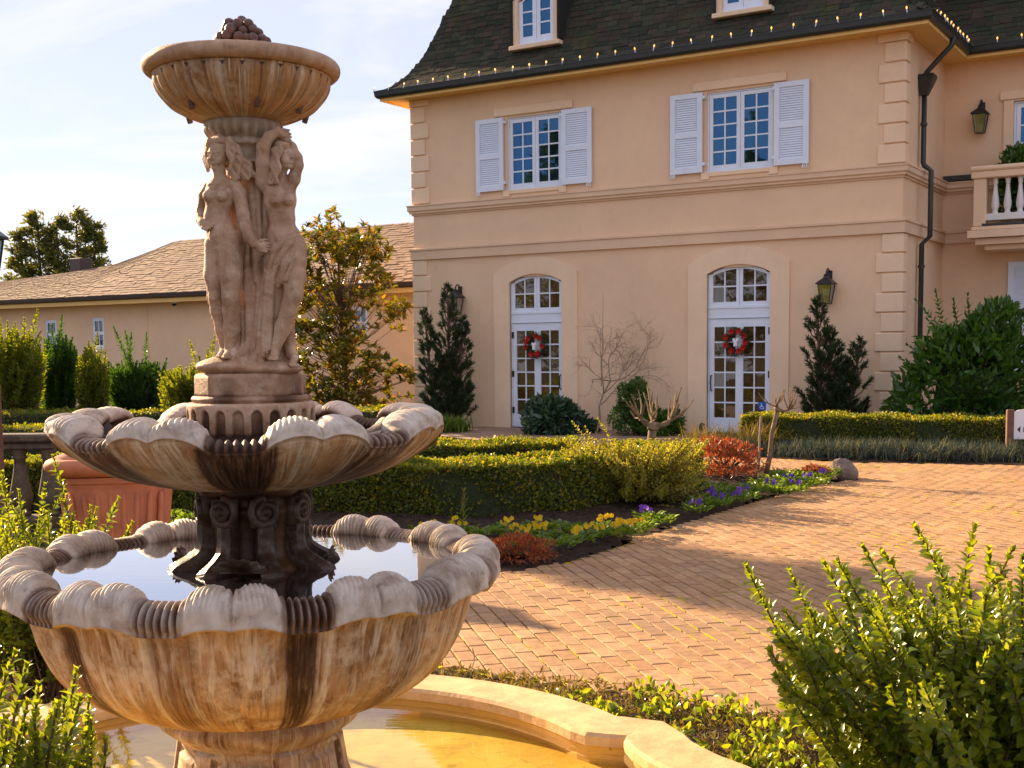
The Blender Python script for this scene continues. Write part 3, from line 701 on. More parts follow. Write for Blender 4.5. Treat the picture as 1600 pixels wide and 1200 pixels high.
lprof = [(.105, 0), (.135, 0), (.14, .02), (.085, .10), (.05, .13), (.035, .165), (.0, .175)]
def lantern(name, label, loc, rz, sc=1., group='wall lanterns', bracket=True):
    t = thing(name, label, 'lantern', loc, rz, group)
    h = .34*sc; a, b = .075*sc, .118*sc
    mb = MB()     # tapered four-sided cage
    mb.box(-a, a, -a, a, 0, .018*sc)
    for sx in (-1, 1):
        for sy in (-1, 1): mb.tube([(sx*a, sy*a, .01), (sx*b, sy*b, h)], .009*sc, 5)
    mb.box(-b*1.05, b*1.05, -b*1.05, b*1.05, h, h+.015*sc); mb.obj('cage', M_black, t)
    mb = MB(); V = []; pr = [(b*1.28, h+.012), (b*1.28, h+.03*sc), (b*.75, h+.09*sc), (b*.42, h+.12*sc), (b*.3, h+.16*sc), (b*.34, h+.175*sc), (b*.12, h+.2*sc)]
    for r, z in pr: V += [(-r, -r, z), (r, -r, z), (r, r, z), (-r, r, z)]
    mb.add(V, [(i*4+k, i*4+(k+1) % 4, (i+1)*4+(k+1) % 4, (i+1)*4+k) for i in range(len(pr)-1) for k in range(4)]+[(0, 3, 2, 1), tuple(len(V)-4+k for k in range(4))]); mb.obj('cap', M_black, t)
    for k in range(4):
        c_, s_ = cos(k*pi/2), sin(k*pi/2); ro = lambda x, y: (x*c_-y*s_, x*s_+y*c_)
        V = [(*ro(-a*.95, -a*.97), .018*sc), (*ro(a*.95, -a*.97), .018*sc), (*ro(b*.95, -b*.97), h), (*ro(-b*.95, -b*.97), h)]
        V += [(x*.985, y*.985, z) for x, y, z in V]
        link('glass', nmesh('glass', V, [(0, 1, 2, 3), (7, 6, 5, 4), (0, 4, 5, 1), (2, 6, 7, 3)], M_lg), t)
    for sx in (-1, 0, 1): MB().lathe([(.012*sc, .02), (.012*sc, .12*sc), (.016*sc, .15*sc), (.003, .20*sc)], 8, (sx*.035*sc, (.0 if sx else .03)*sc, 0)).obj('candle', M_cream, t)
    if bracket:
        mb = MB(); y = b*1.35
        mb.bbox(-.05*sc, .05*sc, y+.005, y+.03, h*.5, h+.26*sc, .006)
        tt = np.linspace(0, pi, 9); mb.tube([(0, y+.01-(y+.01)*(1-cos(q))/2, h+.2*sc+.09*sc*sin(q)) for q in tt], .014*sc, 6); mb.obj('bracket', M_black, t)
    return t
def clearglass():
    m, t, out = newmat('clear_glass'); tr = N_(t, 'ShaderNodeBsdfTransparent'); tr.inputs[0].default_value = (.80, .82, .82, 1)
    g = N_(t, 'ShaderNodeBsdfGlossy'); g.inputs['Roughness'].default_value = .06
    ms = N_(t, 'ShaderNodeMixShader'); ms.inputs[0].default_value = .38; t.links.new(tr.outputs[0], ms.inputs[1]); t.links.new(g.outputs[0], ms.inputs[2]); t.links.new(ms.outputs[0], out.inputs[0]); return m
M_lg = clearglass()
for (s, y, z, lab) in ((1.19, -.185, 2.36, 'black wall lantern half hidden by the tall dark pine at the left corner'), (9.12, -.185, 2.36, 'black wall lantern above the pine to the right of the arched doors'), (11.06, RB-.185, 5.56, 'black wall lantern upstairs beside the balcony window')):
    lantern('wall_lantern', lab, HW(s, y, z), HROT)
# accessible sticker on second door
t = thing('accessibility_sign', 'blue wheelchair sign stuck low on the right arched door', 'sign', HW(7.86, .056, .53), HROT)
MB().bbox(-.075, .075, -.004, .003, -.075, .075, .002).obj('sign_plate', M_blue, t)
mb = MB()
mb.lathe([(.011, 0), (.011, .002)], 10); mb.V = [(x-.012, -.006-z, y+.045) for x, y, z in mb.V]
k = MB(); th = np.linspace(radians(110), radians(350), 14); k.ring([(.030*cos(q)+.0, .030*sin(q)-.022) for q in th], [(.039*cos(q), .039*sin(q)-.022) for q in th], -.0075, -.005); mb.add(k.V, k.F)
for p, q, w in (((-.012, .032), (-.008, -.012), .011), ((-.010, .012), (.014, .012), .009), ((-.008, -.012), (.022, -.012), .010), ((.020, -.012), (.034, -.046), .010), ((.032, -.046), (.046, -.040), .009)):
    v = np.array(q)-np.array(p); nn = np.array([-v[1], v[0]])/np.linalg.norm(v)*w/2; p, q = np.array(p), np.array(q)
    mb.prism([tuple(p-nn), tuple(q-nn), tuple(q+nn), tuple(p+nn)], -.008, -.005)
mb.obj('wheelchair_symbol', M_signw, t)
# string of warm bulbs clipped along the gutters
sl_ = thing('string_lights', 'string of warm glowing bulbs clipped along the dark gutter of the house', 'string lights', HO, HROT)
bl = MB().lathe([(.0, 0), (.011, .004), (.016, .020), (.013, .036), (.003, .050)], 8, caps=False).me('bulb', M_bulb, True)
cl = MB().box(-.007, .007, -.007, .007, -.075, .0).me('clip', M_white)
spots = [(-.56+i*.382, -.565) for i in range(30)]+[(HS+.565, -.42+i*.245) for i in range(1, 12)]+[(HS+.60+i*.42, RB-.565) for i in range(1, 12)]
for x, y in spots:
    o = link('bulb', bl, sl_, (x+random.uniform(-.02, .02), y, 7.155), (random.uniform(-.25, .25), random.uniform(-.2, .2), 0)); link('clip', cl, o)
path = [(x, y, 7.105) for x, y in spots]; MB().tube(path, .005, 4).obj('wire', M_black, sl_)

# ================================================================== LOW WING
wing = thing('low_wing', 'long low stucco wing with brown shingle roof to the left of the house', 'building', HO, HROT)
WY = 3.55; SL = -32.
WWIN = ((-14.73, -14.2, 1.77, 2.70), (-4.63, -4.12, 1.92, 2.76), (-16.92, -16.37, 1.77, 2.68), (-23.4, -22.9, 1.77, 2.7))
wmb = wall_holes(SL, -.0, -.1, 3.15, WY, WWIN, .14)
for a, b, c, d in WWIN:
    wmb.add([(a, WY+.14, c), (b, WY+.14, c), (b, WY+.14, d), (a, WY+.14, d)], [(0, 1, 2, 3)])
wmb.add([(SL, WY, -.1), (SL, 13, -.1), (SL, 13, 3.15), (SL, WY, 3.15)], [(0, 1, 2, 3)])
wmb.obj('wall', M_wall, wing)
for a, b, c, d in WWIN:
    mb = MB(); mb.ring([(a+.05, c), (a+.05, d-.05), (b-.05, d-.05), (b-.05, c)], [(a, c), (a, d), (b, d), (b, c)], WY+.02, WY+.09); mb.box(a, b, WY+.02, WY+.09, c, c+.06)
    pn = sash(mb, a+.05, b-.05, c+.06, (c+d)/2, WY+.05, 2, 1, .04, .025)+sash(mb, a+.05, b-.05, (c+d)/2, d-.05, WY+.05, 2, 1, .04, .025)
    w = mb.obj('window', M_white, wing); add_panes(pn, WY+.05, w, M_pane_w)
    MB().bbox(a-.06, b+.06, WY-.06, WY+.02, c-.08, c, .006).obj('window_sill', M_trim, wing)
MB().box(-12.3, -12.27, WY-.012, WY-.001, .2, 3.0).obj('wall_joint', M_trim2, wing)
EY = RB
MB().box(SL, 0, EY+.06, WY, 3.10, 3.14).obj('soffit', M_soff, wing)
MB().box(SL, 0, EY+.04, EY+.07, 3.06, 3.22).obj('fascia', M_soff, wing)
MB().add([(x, EY+o, z) for x in (SL, -.005) for o, z in ((.035, 3.32), (.035, 3.20), (.0, 3.18), (-.07, 3.22), (-.085, 3.31), (-.06, 3.31), (-.04, 3.24), (.02, 3.22))],
         [(i, (i+1) % 8, 8+(i+1) % 8, 8+i) for i in range(8)]+[tuple(range(8)), tuple(range(15, 7, -1))]).obj('gutter', M_brownp, wing)
# roof height field: ridge falls in a sweep towards the left
xs = np.array([-32, -21.2, -18, -16.4, -15.7, -15.2, -14.5, 0.])
ry = np.array([5., 5.1, 5.3, 5.45, 5.65, 6.1, 6.9, 6.9]); rzz = np.array([3.8, 4.08, 4.26, 4.40, 4.52, 4.78, 5.23, 5.23])
K = 8; V = []
tt = np.linspace(0, 1, K+1)
XS = np.linspace(SL, -.002, 130); RY = np.interp(XS, xs, ry); RZ = np.interp(XS, xs, rzz)
def wz(t, z1): return 3.30+(z1-3.30)*t
for x, y1, z1 in zip(XS, RY, RZ):
    for t in tt: V.append((x, EY-.02+(y1-EY)*t, wz(t, z1)))
    V.append((x, 2*y1-EY, 3.3))
W1 = K+2; Fc = [(i*W1+k, (i+1)*W1+k, (i+1)*W1+k+1, i*W1+k+1) for i in range(len(XS)-1) for k in range(K+1)]
wroof = MB().add(V, Fc).obj('roof', M_wroofbase, wing)
mb = MB(); nrows = 26
for j in range(nrows):
    t0, t1 = j/nrows, min(1.0, (j+1.35)/nrows); x = SL+random.random()*.3
    while x < -.05:
        w = random.choice((.2, .26, .32)); x1 = min(x+w, -.004)
        pts = []
        for (xx, t, lift) in ((x, t0, .03), (x1, t0, .03), (x1, t1, .012), (x, t1, .012)):
            y1 = np.interp(xx, xs, ry); z1 = np.interp(xx, xs, rzz); pts.append((xx, EY-.03+(y1-EY)*t, wz(t, z1)+lift))
        dzr = random.uniform(-.004, .012); dt = random.uniform(-.008, .008)
        pts = [(p[0], p[1]+dt, p[2]+dzr) for p in pts]
        lo = [(p[0], p[1], p[2]-.03) for p in pts[:2]]
        mb.add(pts+lo, [(0, 1, 2, 3), (4, 5, 1, 0), (1, 5, 2), (0, 3, 4)]); x = x1+.006
mb.obj('shingles', M_wshing, wroof)['kind'] = 'stuff'
MB().bbox(-17.95, -17.4, 5.4, 5.9, 3.6, 4.75, .02).obj('roof_vent', M_brownp, wing)
MB().tube([(-.9, 6.9, 5.3), (-.9, 6.9, 5.55)], .05, 8).obj('vent_pipe', M_brownp, wing)
t = thing('security_camera', 'small white dome camera under the eave of the low wing', 'camera', HW(-10.9, 3.3, 3.05), HROT)
MB().lathe([(.10, .05), (.10, .0), (.085, -.02)], 16).obj('mount', M_white, t); MB().lathe([(.08, -.02), (.07, -.06), (.04, -.09), (.0, -.1)], 16, caps=False).obj('dome', M_black, t, True)
# ================================================================== GROUND, DRIVE, BEDS
link('ground', nmesh('ground', [(-400, -200, -.03), (400, -200, -.03), (400, 700, -.03), (-400, 700, -.03)], [(0, 1, 2, 3)], M_ground))['kind'] = 'structure'
DR = np.array([(-.37, 6.13), (.3, 5.83), (.85, 5.43), (1.31, 5.09), (2.2, 4.5), (3.4, 3.6), (5, 2.6), (9, 1), (16, 4), (15, 12.5), (10, 15.2), (6.83, 16.4), (4.74, 17.19), (3.33, 18.29), (2.6, 18.2), (2.75, 17.3), (3.45, 16.3), (4.15, 15.45), (4.2, 14.9), (3.71, 14.52), (2.74, 13.14), (1.97, 11.8), (1.36, 10.86), (.82, 9.93), (.38, 9.25), (.09, 8.94), (-.9, 8.4), (-2.4, 7.6), (-2.6, 6.9), (-1.3, 6.3)])
def inside(P, poly):
    x, y = P[:, 0], P[:, 1]; c = np.zeros(len(P), bool); j = len(poly)-1
    for i in range(len(poly)):
        xi, yi = poly[i]; xj, yj = poly[j]
        c ^= ((yi > y) != (yj > y)) & (x < (xj-xi)*(y-yi)/(yj-yi+1e-12)+xi); j = i
    return c
drive = link('driveway', nmesh('driveway', [(x, y, -.0095) for x, y in DR], [tuple(range(len(DR)))], M_moss)); drive['kind'] = 'structure'
pa = radians(12.6); e1 = np.array([cos(pa), sin(pa)]); e2 = np.array([-sin(pa), cos(pa)])
ii, jj = np.meshgrid(np.arange(-30, 110), np.arange(-60, 260)); LB, WB = .206, .104
uu = (ii+.5*(jj % 2)).ravel()*LB; vv = jj.ravel()*WB
ctr = uu[:, None]*e2+vv[:, None]*e1; ctr = ctr[inside(ctr, DR)]
rp_ = np.random.default_rng(3); nB = len(ctr)
hgt = rp_.normal(0, .0011, nB)+.004*np.sin(ctr[:, 0]*1.7)*np.cos(ctr[:, 1]*1.3); tx = rp_.normal(0, .005, nB); ty = rp_.normal(0, .007, nB); rot = rp_.normal(0, .010, nB)+pi/2
def paver_v(l=.1965, w=.0945, h=.024, b=.003):
    a, c = l/2, w/2
    return np.array([(-a, -c, -h), (a, -c, -h), (a, c, -h), (-a, c, -h), (-a, -c, -b), (a, -c, -b), (a, c, -b), (-a, c, -b), (-a+b, -c+b, 0), (a-b, -c+b, 0), (a-b, c-b, 0), (-a+b, c-b, 0)])
PF = np.array([(0, 1, 5, 4), (1, 2, 6, 5), (2, 3, 7, 6), (3, 0, 4, 7), (4, 5, 9, 8), (5, 6, 10, 9), (6, 7, 11, 10), (7, 4, 8, 11), (8, 9, 10, 11)])
pv = paver_v(); pme = nmesh('brick', pv, PF, M_paver)
px = np.array([to_px((c[0], c[1], 0)) for c in ctr]); infr = (px[:, 0] > 690) & (px[:, 0] < 1600) & (px[:, 1] < 1145) & (px[:, 1] > 700) & (px[:, 2] > 1)
infr &= ~((px[:, 0] > 1210) & (px[:, 1] > 920)); order = np.argsort(np.where(infr, px[:, 2], 1e9)); near = set(order[:300].tolist())
VV = []
for i in range(nB):
    th = pa+rot[i]
    if i in near: link('brick', pme, drive, (ctr[i, 0], ctr[i, 1], hgt[i]+.002), (ty[i], tx[i], th))
    else:
        R = np.array([[cos(th), -sin(th)], [sin(th), cos(th)]]); q = pv.copy(); q[:, 2] += q[:, 0]*tx[i]+q[:, 1]*ty[i]; q[:, :2] = q[:, :2]@R.T
        VV.append(q+np.array([ctr[i, 0], ctr[i, 1], hgt[i]+.002]))
n = len(VV); VV = np.concatenate(VV); FF = (np.arange(n)[:, None, None]*12+PF[None]).reshape(-1, 4)
o = link('brick_paving', nmesh('brick_paving', VV, FF, M_paver), drive); o['kind'] = 'stuff'
# moss grown up in patches of the joints
q_ = np.random.default_rng(12); nz_ = np.sin(ctr[:, 0]*1.9+1)*np.cos(ctr[:, 1]*1.3)+.7*np.sin(ctr[:, 0]*4.3+ctr[:, 1]*3.1)+q_.normal(0, .7, nB)
MV = []; MF = []
for i in np.where(nz_ > .42)[0]:
    for side in (-1, 1) if q_.random() < .4 else (1,):
        if q_.random() < .72: a0 = ctr[i]+e1*side*WB/2-e2*LB*q_.uniform(.1, .5); d_ = e2; l_ = LB*q_.uniform(.25, .9); w_ = e1
        else: a0 = ctr[i]+e2*side*LB/2-e1*WB*.5; d_ = e1; l_ = WB*q_.uniform(.5, 1.); w_ = e2
        k = len(MV); m_ = 5
        for f in range(m_):
            p = a0+d_*l_*f/(m_-1)+w_*q_.normal(0, .0012); h_ = (.001+.004*q_.random())*(0.15 if f in (0, m_-1) else 1); ww = .0048*q_.uniform(.6, 1.25)*(.4 if f in (0, m_-1) else 1)
            MV += [(*(p-w_*ww), -.006), (*p, h_), (*(p+w_*ww), -.006)]
        for f in range(m_-1):
            for g_ in (0, 1): MF.append((k+f*3+g_, k+f*3+g_+1, k+f*3+g_+4, k+f*3+g_+3))
link('moss', nmesh('moss', MV, np.array(MF), simple('joint_moss_tuft', (.30, .26, .012), .95, .45, 9, .6, .1, 160)), drive)['kind'] = 'stuff'
# path of pavers to the doors
pth = [HW(s, y, .004) for s, y in ((1.6, -.0), (9.3, -.0), (9.0, -2.2), (6.5, -4.6), (5.2, -6.3), (4.4, -6.0), (4.6, -3.8), (1.6, -2.3))]
link('path', nmesh('path', pth, [tuple(range(8))], simple('path_paving', (.30, .19, .13), .9, .2, 3, .3)))['kind'] = 'structure'
# flower bed soil, slightly mounded and lumpy
def patch(name, poly, z0, mat, amp=.03, step=.12, seed=0, mound=.04, kind='structure'):
    poly = np.asarray(poly, float); lo = poly.min(0); hi = poly.max(0); r = np.random.default_rng(seed)
    nx = int((hi[0]-lo[0])/step)+2; ny = int((hi[1]-lo[1])/step)+2
    X, Y = np.meshgrid(lo[0]+np.arange(nx)*step, lo[1]+np.arange(ny)*step); Pq = np.c_[X.ravel(), Y.ravel()]
    ins = inside(Pq, poly)
    d = np.full(len(Pq), 9.)
    for i in range(len(poly)):
        a, b = poly[i], poly[(i+1) % len(poly)]; ab = b-a; t = np.clip(((Pq-a)@ab)/(ab@ab), 0, 1); d = np.minimum(d, np.linalg.norm(Pq-a-t[:, None]*ab, axis=1))
    d = np.where(ins, d, -d)
    Z = z0+np.clip(d/.35, -1, 1)*mound+r.normal(0, amp*.35, len(Pq))+amp*.5*np.sin(Pq[:, 0]*5+seed)*np.sin(Pq[:, 1]*6)
    q = [(j*nx+i, j*nx+i+1, (j+1)*nx+i+1, (j+1)*nx+i) for j in range(ny-1) for i in range(nx-1)]
    q = np.array([f for f in q if all(d[k] > -step*.9 for k in f)])
    o = link(name, nmesh(name, np.c_[Pq, Z], q, mat, True)); o['kind'] = kind; return o
BED = [(.06, 8.90), (.40, 9.27), (.80, 9.95), (1.33, 10.9), (1.93, 11.85), (2.70, 13.2), (3.66, 14.6), (4.12, 15.1), (3.9, 15.7), (3.2, 16.4), (2.4, 17.4), (1.0, 15.8), (.2, 13.5), (-2, 12.3), (-6, 12.4), (-6, 8.5), (-2.5, 7.9), (-.9, 8.45)]
patch('flower_bed', BED, .0, M_soil, .03, .1, 1, .03)
patch('flower_bed', [(3.33, 18.25), (4.74, 17.22), (6.83, 16.43), (10, 15.25), (15.2, 12.5), (17, 14), (12, 22), (5, 22.2), (3.2, 20)], .0, M_soil, .02, .16, 2, .03)
# ================================================================== POOL
FX, FY = -.80, 3.80
pool = thing('fountain_pool', 'low yellow painted pool with curved rounded coping round the stone fountain', 'pool', (FX, FY, 0))
ax0 = radians(-6)
half = []     # polar (r, angle from axis) from the mirror cusp up to the top of the big lobe
half += [(1.50, 0.), (1.40, 5.5), (1.33, 10), (1.285, 15), (1.265, 20), (1.275, 24.5), (1.29, 26.4), (1.235, 28.4), (1.175, 31)]
half += [(1.16, a) for a in range(34, 91, 4)]
pol = half+[(r, 180-a) for r, a in half[::-1][1:]]; pol = pol+[(r, 360-a) for r, a in pol[::-1][1:-1]]
inn = np.array([(r*cos(radians(a)+ax0), r*sin(radians(a)+ax0)) for r, a in pol])
def offs(P, d):
    t = np.roll(P, -1, 0)-np.roll(P, 1, 0); t /= np.linalg.norm(t, axis=1)[:, None]; return P+np.c_[t[:, 1], -t[:, 0]]*d
CZ = .25; n = len(inn)
cop = [(-.03, CZ-.045), (-.03, CZ-.012), (-.018, CZ), (.185, CZ+.004), (.205, CZ-.012), (.205, CZ-.05), (.19, -.05)]
wallp = [(-.03, CZ-.045), (-.012, CZ-.05), (-.012, CZ-.075), (.0, CZ-.085), (.0, CZ-.13), (.012, CZ-.14), (.012, -.01)]
def sweepP(prof, i0, i1, name, mat, gap=0.):
    rings = [offs(inn, d) for d, z in prof]; V = []; idx = list(range(i0, i1+1)); m = len(prof)
    for i in idx:
        for k, (d, z) in enumerate(prof): V.append((*rings[k][i % n], z))
    Fc = [(a*m+k, (a+1)*m+k, (a+1)*m+k+1, a*m+k+1) for a in range(len(idx)-1) for k in range(m-1)]
    if prof is cop: Fc += [tuple(range(m)), tuple((len(idx)-1)*m+k for k in range(m))[::-1]]
    return MB().add(V, Fc).obj(name, mat, pool, False)
cuts = [0, 7, 23, 38, 45, 53, 69, 84, n]; cuts = sorted(set(min(c, n) for c in cuts))
for a, b in zip(cuts, cuts[1:]): sweepP(cop, a, b, 'coping_section', M_cop)
sweepP(wallp, 0, n, 'pool_wall', M_poolwall)
fl = offs(inn, .012); MB().add([(*p, .13) for p in fl], [tuple(range(n))]).obj('pool_floor', M_poolfloor, pool)
wt = offs(inn, .008)
link('water', nmesh('water', [(*p, 0) for p in wt], [tuple(range(n))], M_pool), None, (FX, FY, .203))['kind'] = 'structure'

# ================================================================== FOUNTAIN
KS = .95
def zs(z): return 1.6-(1.6-z)*KS
fount = thing('tiered_fountain', 'weathered stone fountain of three stacked bowls with statues of two draped women', 'fountain', (FX, FY, 0))
def smoothpath(P, m=6):
    P = np.asarray(P, float); out = []
    for i in range(len(P)-1):
        p0, p1, p2, p3 = P[max(i-1, 0)], P[i], P[i+1], P[min(i+2, len(P)-1)]
        for t in np.arange(m)/m: out.append(.5*((2*p1)+(-p0+p2)*t+(2*p0-5*p1+4*p2-p3)*t*t+(-p0+3*p1-3*p2+p3)*t**3))
    out.append(P[-1]); return np.array(out)
def revolve(prof, nth, fn, name, mat, attrs=None, parent=fount):
    """surface of revolution r,z = prof; fn(theta[None], i-array) -> dr, dz ; attributes per vertex"""
    prof = np.asarray(prof, float); m = len(prof); th = np.arange(nth)*2*pi/nth; tt = np.linspace(0, 1, m)[:, None]
    R = prof[:, 0][:, None]+np.zeros(nth); Z = prof[:, 1][:, None]+np.zeros(nth); at = {}
    if fn: R, Z, at = fn(R, Z, th[None], tt, at)
    R = R*KS; Z = zs(Z)
    V = np.stack([R*np.cos(th), R*np.sin(th), Z], -1).reshape(-1, 3)
    a = np.arange(m-1)[:, None]*nth+np.arange(nth)[None]; b = np.arange(m-1)[:, None]*nth+(np.arange(nth)[None]+1) % nth
    Fc = np.stack([a, b, b+nth, a+nth], -1).reshape(-1, 4)
    at = {k: np.broadcast_to(v, R.shape) for k, v in at.items()}
    return link(name, nmesh(name, V, Fc, mat, True, at), parent)
def sst(x, a, b):
    t = np.clip((x-a)/(b-a), 0, 1); return t*t*(3-2*t)
def shell_bowl(name, npairs, th0, body, Re, ze, rho0, rho1, rh0, rh1, sep, hw, wl, scal, ribs, inner, mat, nth=1920, tw=.5, lift=.02, bulge=.012, flute=.004, wd0=.5, ribamp=.02):
    """bowl with a rolled lip that swells into pairs of scallop shells"""
    body = smoothpath(body, 5); nb = len(body); na = 34
    alphas = np.radians(np.r_[np.linspace(-62, -52, 3), np.linspace(-46, 200, na-3)])
    innerp = smoothpath(inner, 4); ni = len(innerp); m = nb+na+ni
    th = np.arange(nth)*2*pi/nth
    ph = ((th-th0)*npairs/(2*pi)+.5) % 1-.5
    l1 = np.clip(1-((ph-sep)/hw)**2, 0, 1); l2 = np.clip(1-((ph+sep)/hw)**2, 0, 1)
    b = np.maximum(l1, l2)**.55
    kk = 9; bs = np.convolve(np.r_[b[-kk:], b, b[:kk]], np.ones(2*kk+1)/(2*kk+1), 'same')[kk:-kk]; b = .4*b+.6*bs
    broad = np.cos(pi*np.clip(ph/.46, -1, 1))*.5+.5
    R = np.zeros((m, nth)); Z = np.zeros((m, nth)); under = np.zeros((m, nth)); wet_dark = np.zeros((m, nth))
    ri = np.random.default_rng(npairs); pv_ = ri.uniform(.15, 1.2, npairs+2); cell = ((th-th0)*npairs/(2*pi)+1.0); ci = np.floor(cell).astype(int) % npairs; wv = pv_[ci]; wob = .06*np.sin(th*npairs*2.7+1)+.05*np.sin(th*31)
    dip = np.clip(1-broad+wob*(1-broad), 0, 1); edge = scal*(.45*broad+.55*b)
    for i in range(nb):
        t = i/(nb-1); w = sst(t, .15, 1)
        fl = (b*bulge*1.0+broad*bulge)*w+flute*(np.abs(np.sin(ph*pi*23))**.5)*sst(t, .12, .4)*(1-sst(t, .9, 1))*(.35+.65*(1-b))
        R[i] = body[i, 0]+fl-.004*w*np.cos(ph*2*pi*ribs*2)*0; Z[i] = body[i, 1]+edge*sst(t, .45, 1)
        under[i] = 1; wet_dark[i] = sst(dip, wd0, wd0+.3)*wl*(.55+.45*sst(t, .1, .5))*np.minimum(wv*1.1, 1)
    rho = rho0+(rho1-rho0)*b; rhh = rh0+(rh1-rh0)*b; Rc = Re+(broad+b)*bulge-rhh*1.04; zc = ze+edge+rho*.80
    rib_d = np.abs(np.sin(ph*pi*ribs/(1)))          # cross ribs in the dips
    for k, al in enumerate(alphas):
        i = nb+k; u = (k/(na-1))
        phase = th*npairs*29+(al)*2.2*np.sign(ph)*tw*4
        gro = (np.abs(np.sin(phase*.5)))**.7
        amp = (.0075*b+.0)*sst(u, .18, .4)*(1-sst(u, .9, 1))
        da = ribamp*(1-b)*(rib_d**1.4)*sst(u, .12, .3)*(1-sst(u, .92, 1))
        gg = amp*(gro-.5)+da; rr = rho+gg; rq_ = rhh+gg
        cx_ = np.cos(al) if al > 0 else (1+.10*np.sin(-al) if al > -.9 else 1+.10*np.sin(.9)-.22*(-al-.9)/.18)
        R[i] = Rc+rq_*cx_; Z[i] = zc+rr*np.sin(al)+lift*b*np.sin(np.clip(al, 0, pi))
        under[i] = np.clip(1-(al+1.05)/.35, 0, 1)*.6; wet_dark[i] = np.minimum(.35+.75*wv, 1.1)*sst(1-b, .50, .9)*wl*(.45+.55*(1-rib_d))+.5*sst(u, .80, 1)+.12*np.clip(np.sin(th*23+al*2)*np.sin(th*57+1), 0, 1)
    R0, Z0 = R[nb+na-1], Z[nb+na-1]
    for k in range(ni):
        i = nb+na+k; w = 1-k/max(ni-1, 1); w = w*w
        R[i] = innerp[k, 0]+(R0-innerp[0, 0])*w; Z[i] = innerp[k, 1]+(Z0-innerp[0, 1])*w; wet_dark[i] = 1
    prof = np.zeros((m, 2))
    def fn(r, z, t1, t2, at): at['under'] = under; at['wet_dark'] = np.clip(wet_dark, 0, 1); return R, Z, at
    return revolve(prof, nth, fn, name, mat)
TH0 = radians(-90)
# lower bowl: twelve pairs of shells
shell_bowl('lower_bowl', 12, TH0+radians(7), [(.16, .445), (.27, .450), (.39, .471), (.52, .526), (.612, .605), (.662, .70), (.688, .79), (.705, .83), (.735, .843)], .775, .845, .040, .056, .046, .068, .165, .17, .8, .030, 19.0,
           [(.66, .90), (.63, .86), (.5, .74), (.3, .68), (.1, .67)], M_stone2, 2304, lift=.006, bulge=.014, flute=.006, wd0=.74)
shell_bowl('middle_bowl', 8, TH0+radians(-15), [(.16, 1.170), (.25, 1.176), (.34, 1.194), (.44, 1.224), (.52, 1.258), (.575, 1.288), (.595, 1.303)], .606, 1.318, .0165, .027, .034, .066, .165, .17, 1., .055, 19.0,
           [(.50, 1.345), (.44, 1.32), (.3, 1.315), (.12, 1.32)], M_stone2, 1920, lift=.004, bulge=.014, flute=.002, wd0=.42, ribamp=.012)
wth = [(.69*KS*cos(2*pi*k/96), .69*KS*sin(2*pi*k/96), 0) for k in range(96)]
link('water', nmesh('water', wth, [tuple(range(96))], M_water), None, (FX, FY, zs(.912)))['kind'] = 'structure'
# top bowl: gadrooned
tb = smoothpath([(.113, 2.325), (.155, 2.338), (.215, 2.366), (.252, 2.402), (.270, 2.435), (.278, 2.468)], 6)
roll = [(.284+.0245*cos(a), 2.492+.0245*sin(a)) for a in np.radians(np.linspace(-110, 150, 16))]
tin = smoothpath([(.250, 2.50), (.225, 2.46), (.15, 2.42), (.02, 2.41)], 4)
ntb = len(tb); pt = np.r_[tb, np.array(roll), tin]
def fnt(R, Z, th, t, at):
    m = R.shape[0]; i = np.arange(m)[:, None]; w = sst(i/(ntb-1.), .0, .25)*(1-sst(i/(ntb-1.), .80, .95)); 
    g = np.abs(np.cos(th*15))**.6; R = R+w*(g-.6)*.011
    at['wet_dark'] = np.where(i < ntb, .22*(1-g)*w, 0)+0*R; at['under'] = np.where(i < ntb, .8, .15)+0*R; return R, Z, at  # darker in the grooves between the gadroons
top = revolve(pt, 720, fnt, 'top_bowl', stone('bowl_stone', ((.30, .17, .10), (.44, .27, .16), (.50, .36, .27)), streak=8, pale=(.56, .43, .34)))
dart = MB().add([(-.008, 0, 0), (.008, 0, 0), (0, .002, -.011), (-.008, .008, 0), (.008, .008, 0), (0, .008, -.011)], [(0, 2, 1), (0, 3, 5, 2), (1, 2, 5, 4), (0, 1, 4, 3), (3, 4, 5)]).me('dart', M_wetst)
for k in range(30):
    a = 2*pi*(k+.5)/30; r = .2765*KS; link('dart', dart, top, (r*cos(a), r*sin(a), zs(2.460)), (0, 0, a+pi/2))
spme = MB().tube([(0, 0, .02), (0, 0, -.020)], .0085, 12).me('spout', M_grape, True)
for ang in (-128, -66, -20, 25, 70, 115, 160):
    a = radians(ang); r = .205*KS; link('spout', spme, fount, (r*cos(a), r*sin(a), zs(2.362)), (0, radians(20)*1, a))
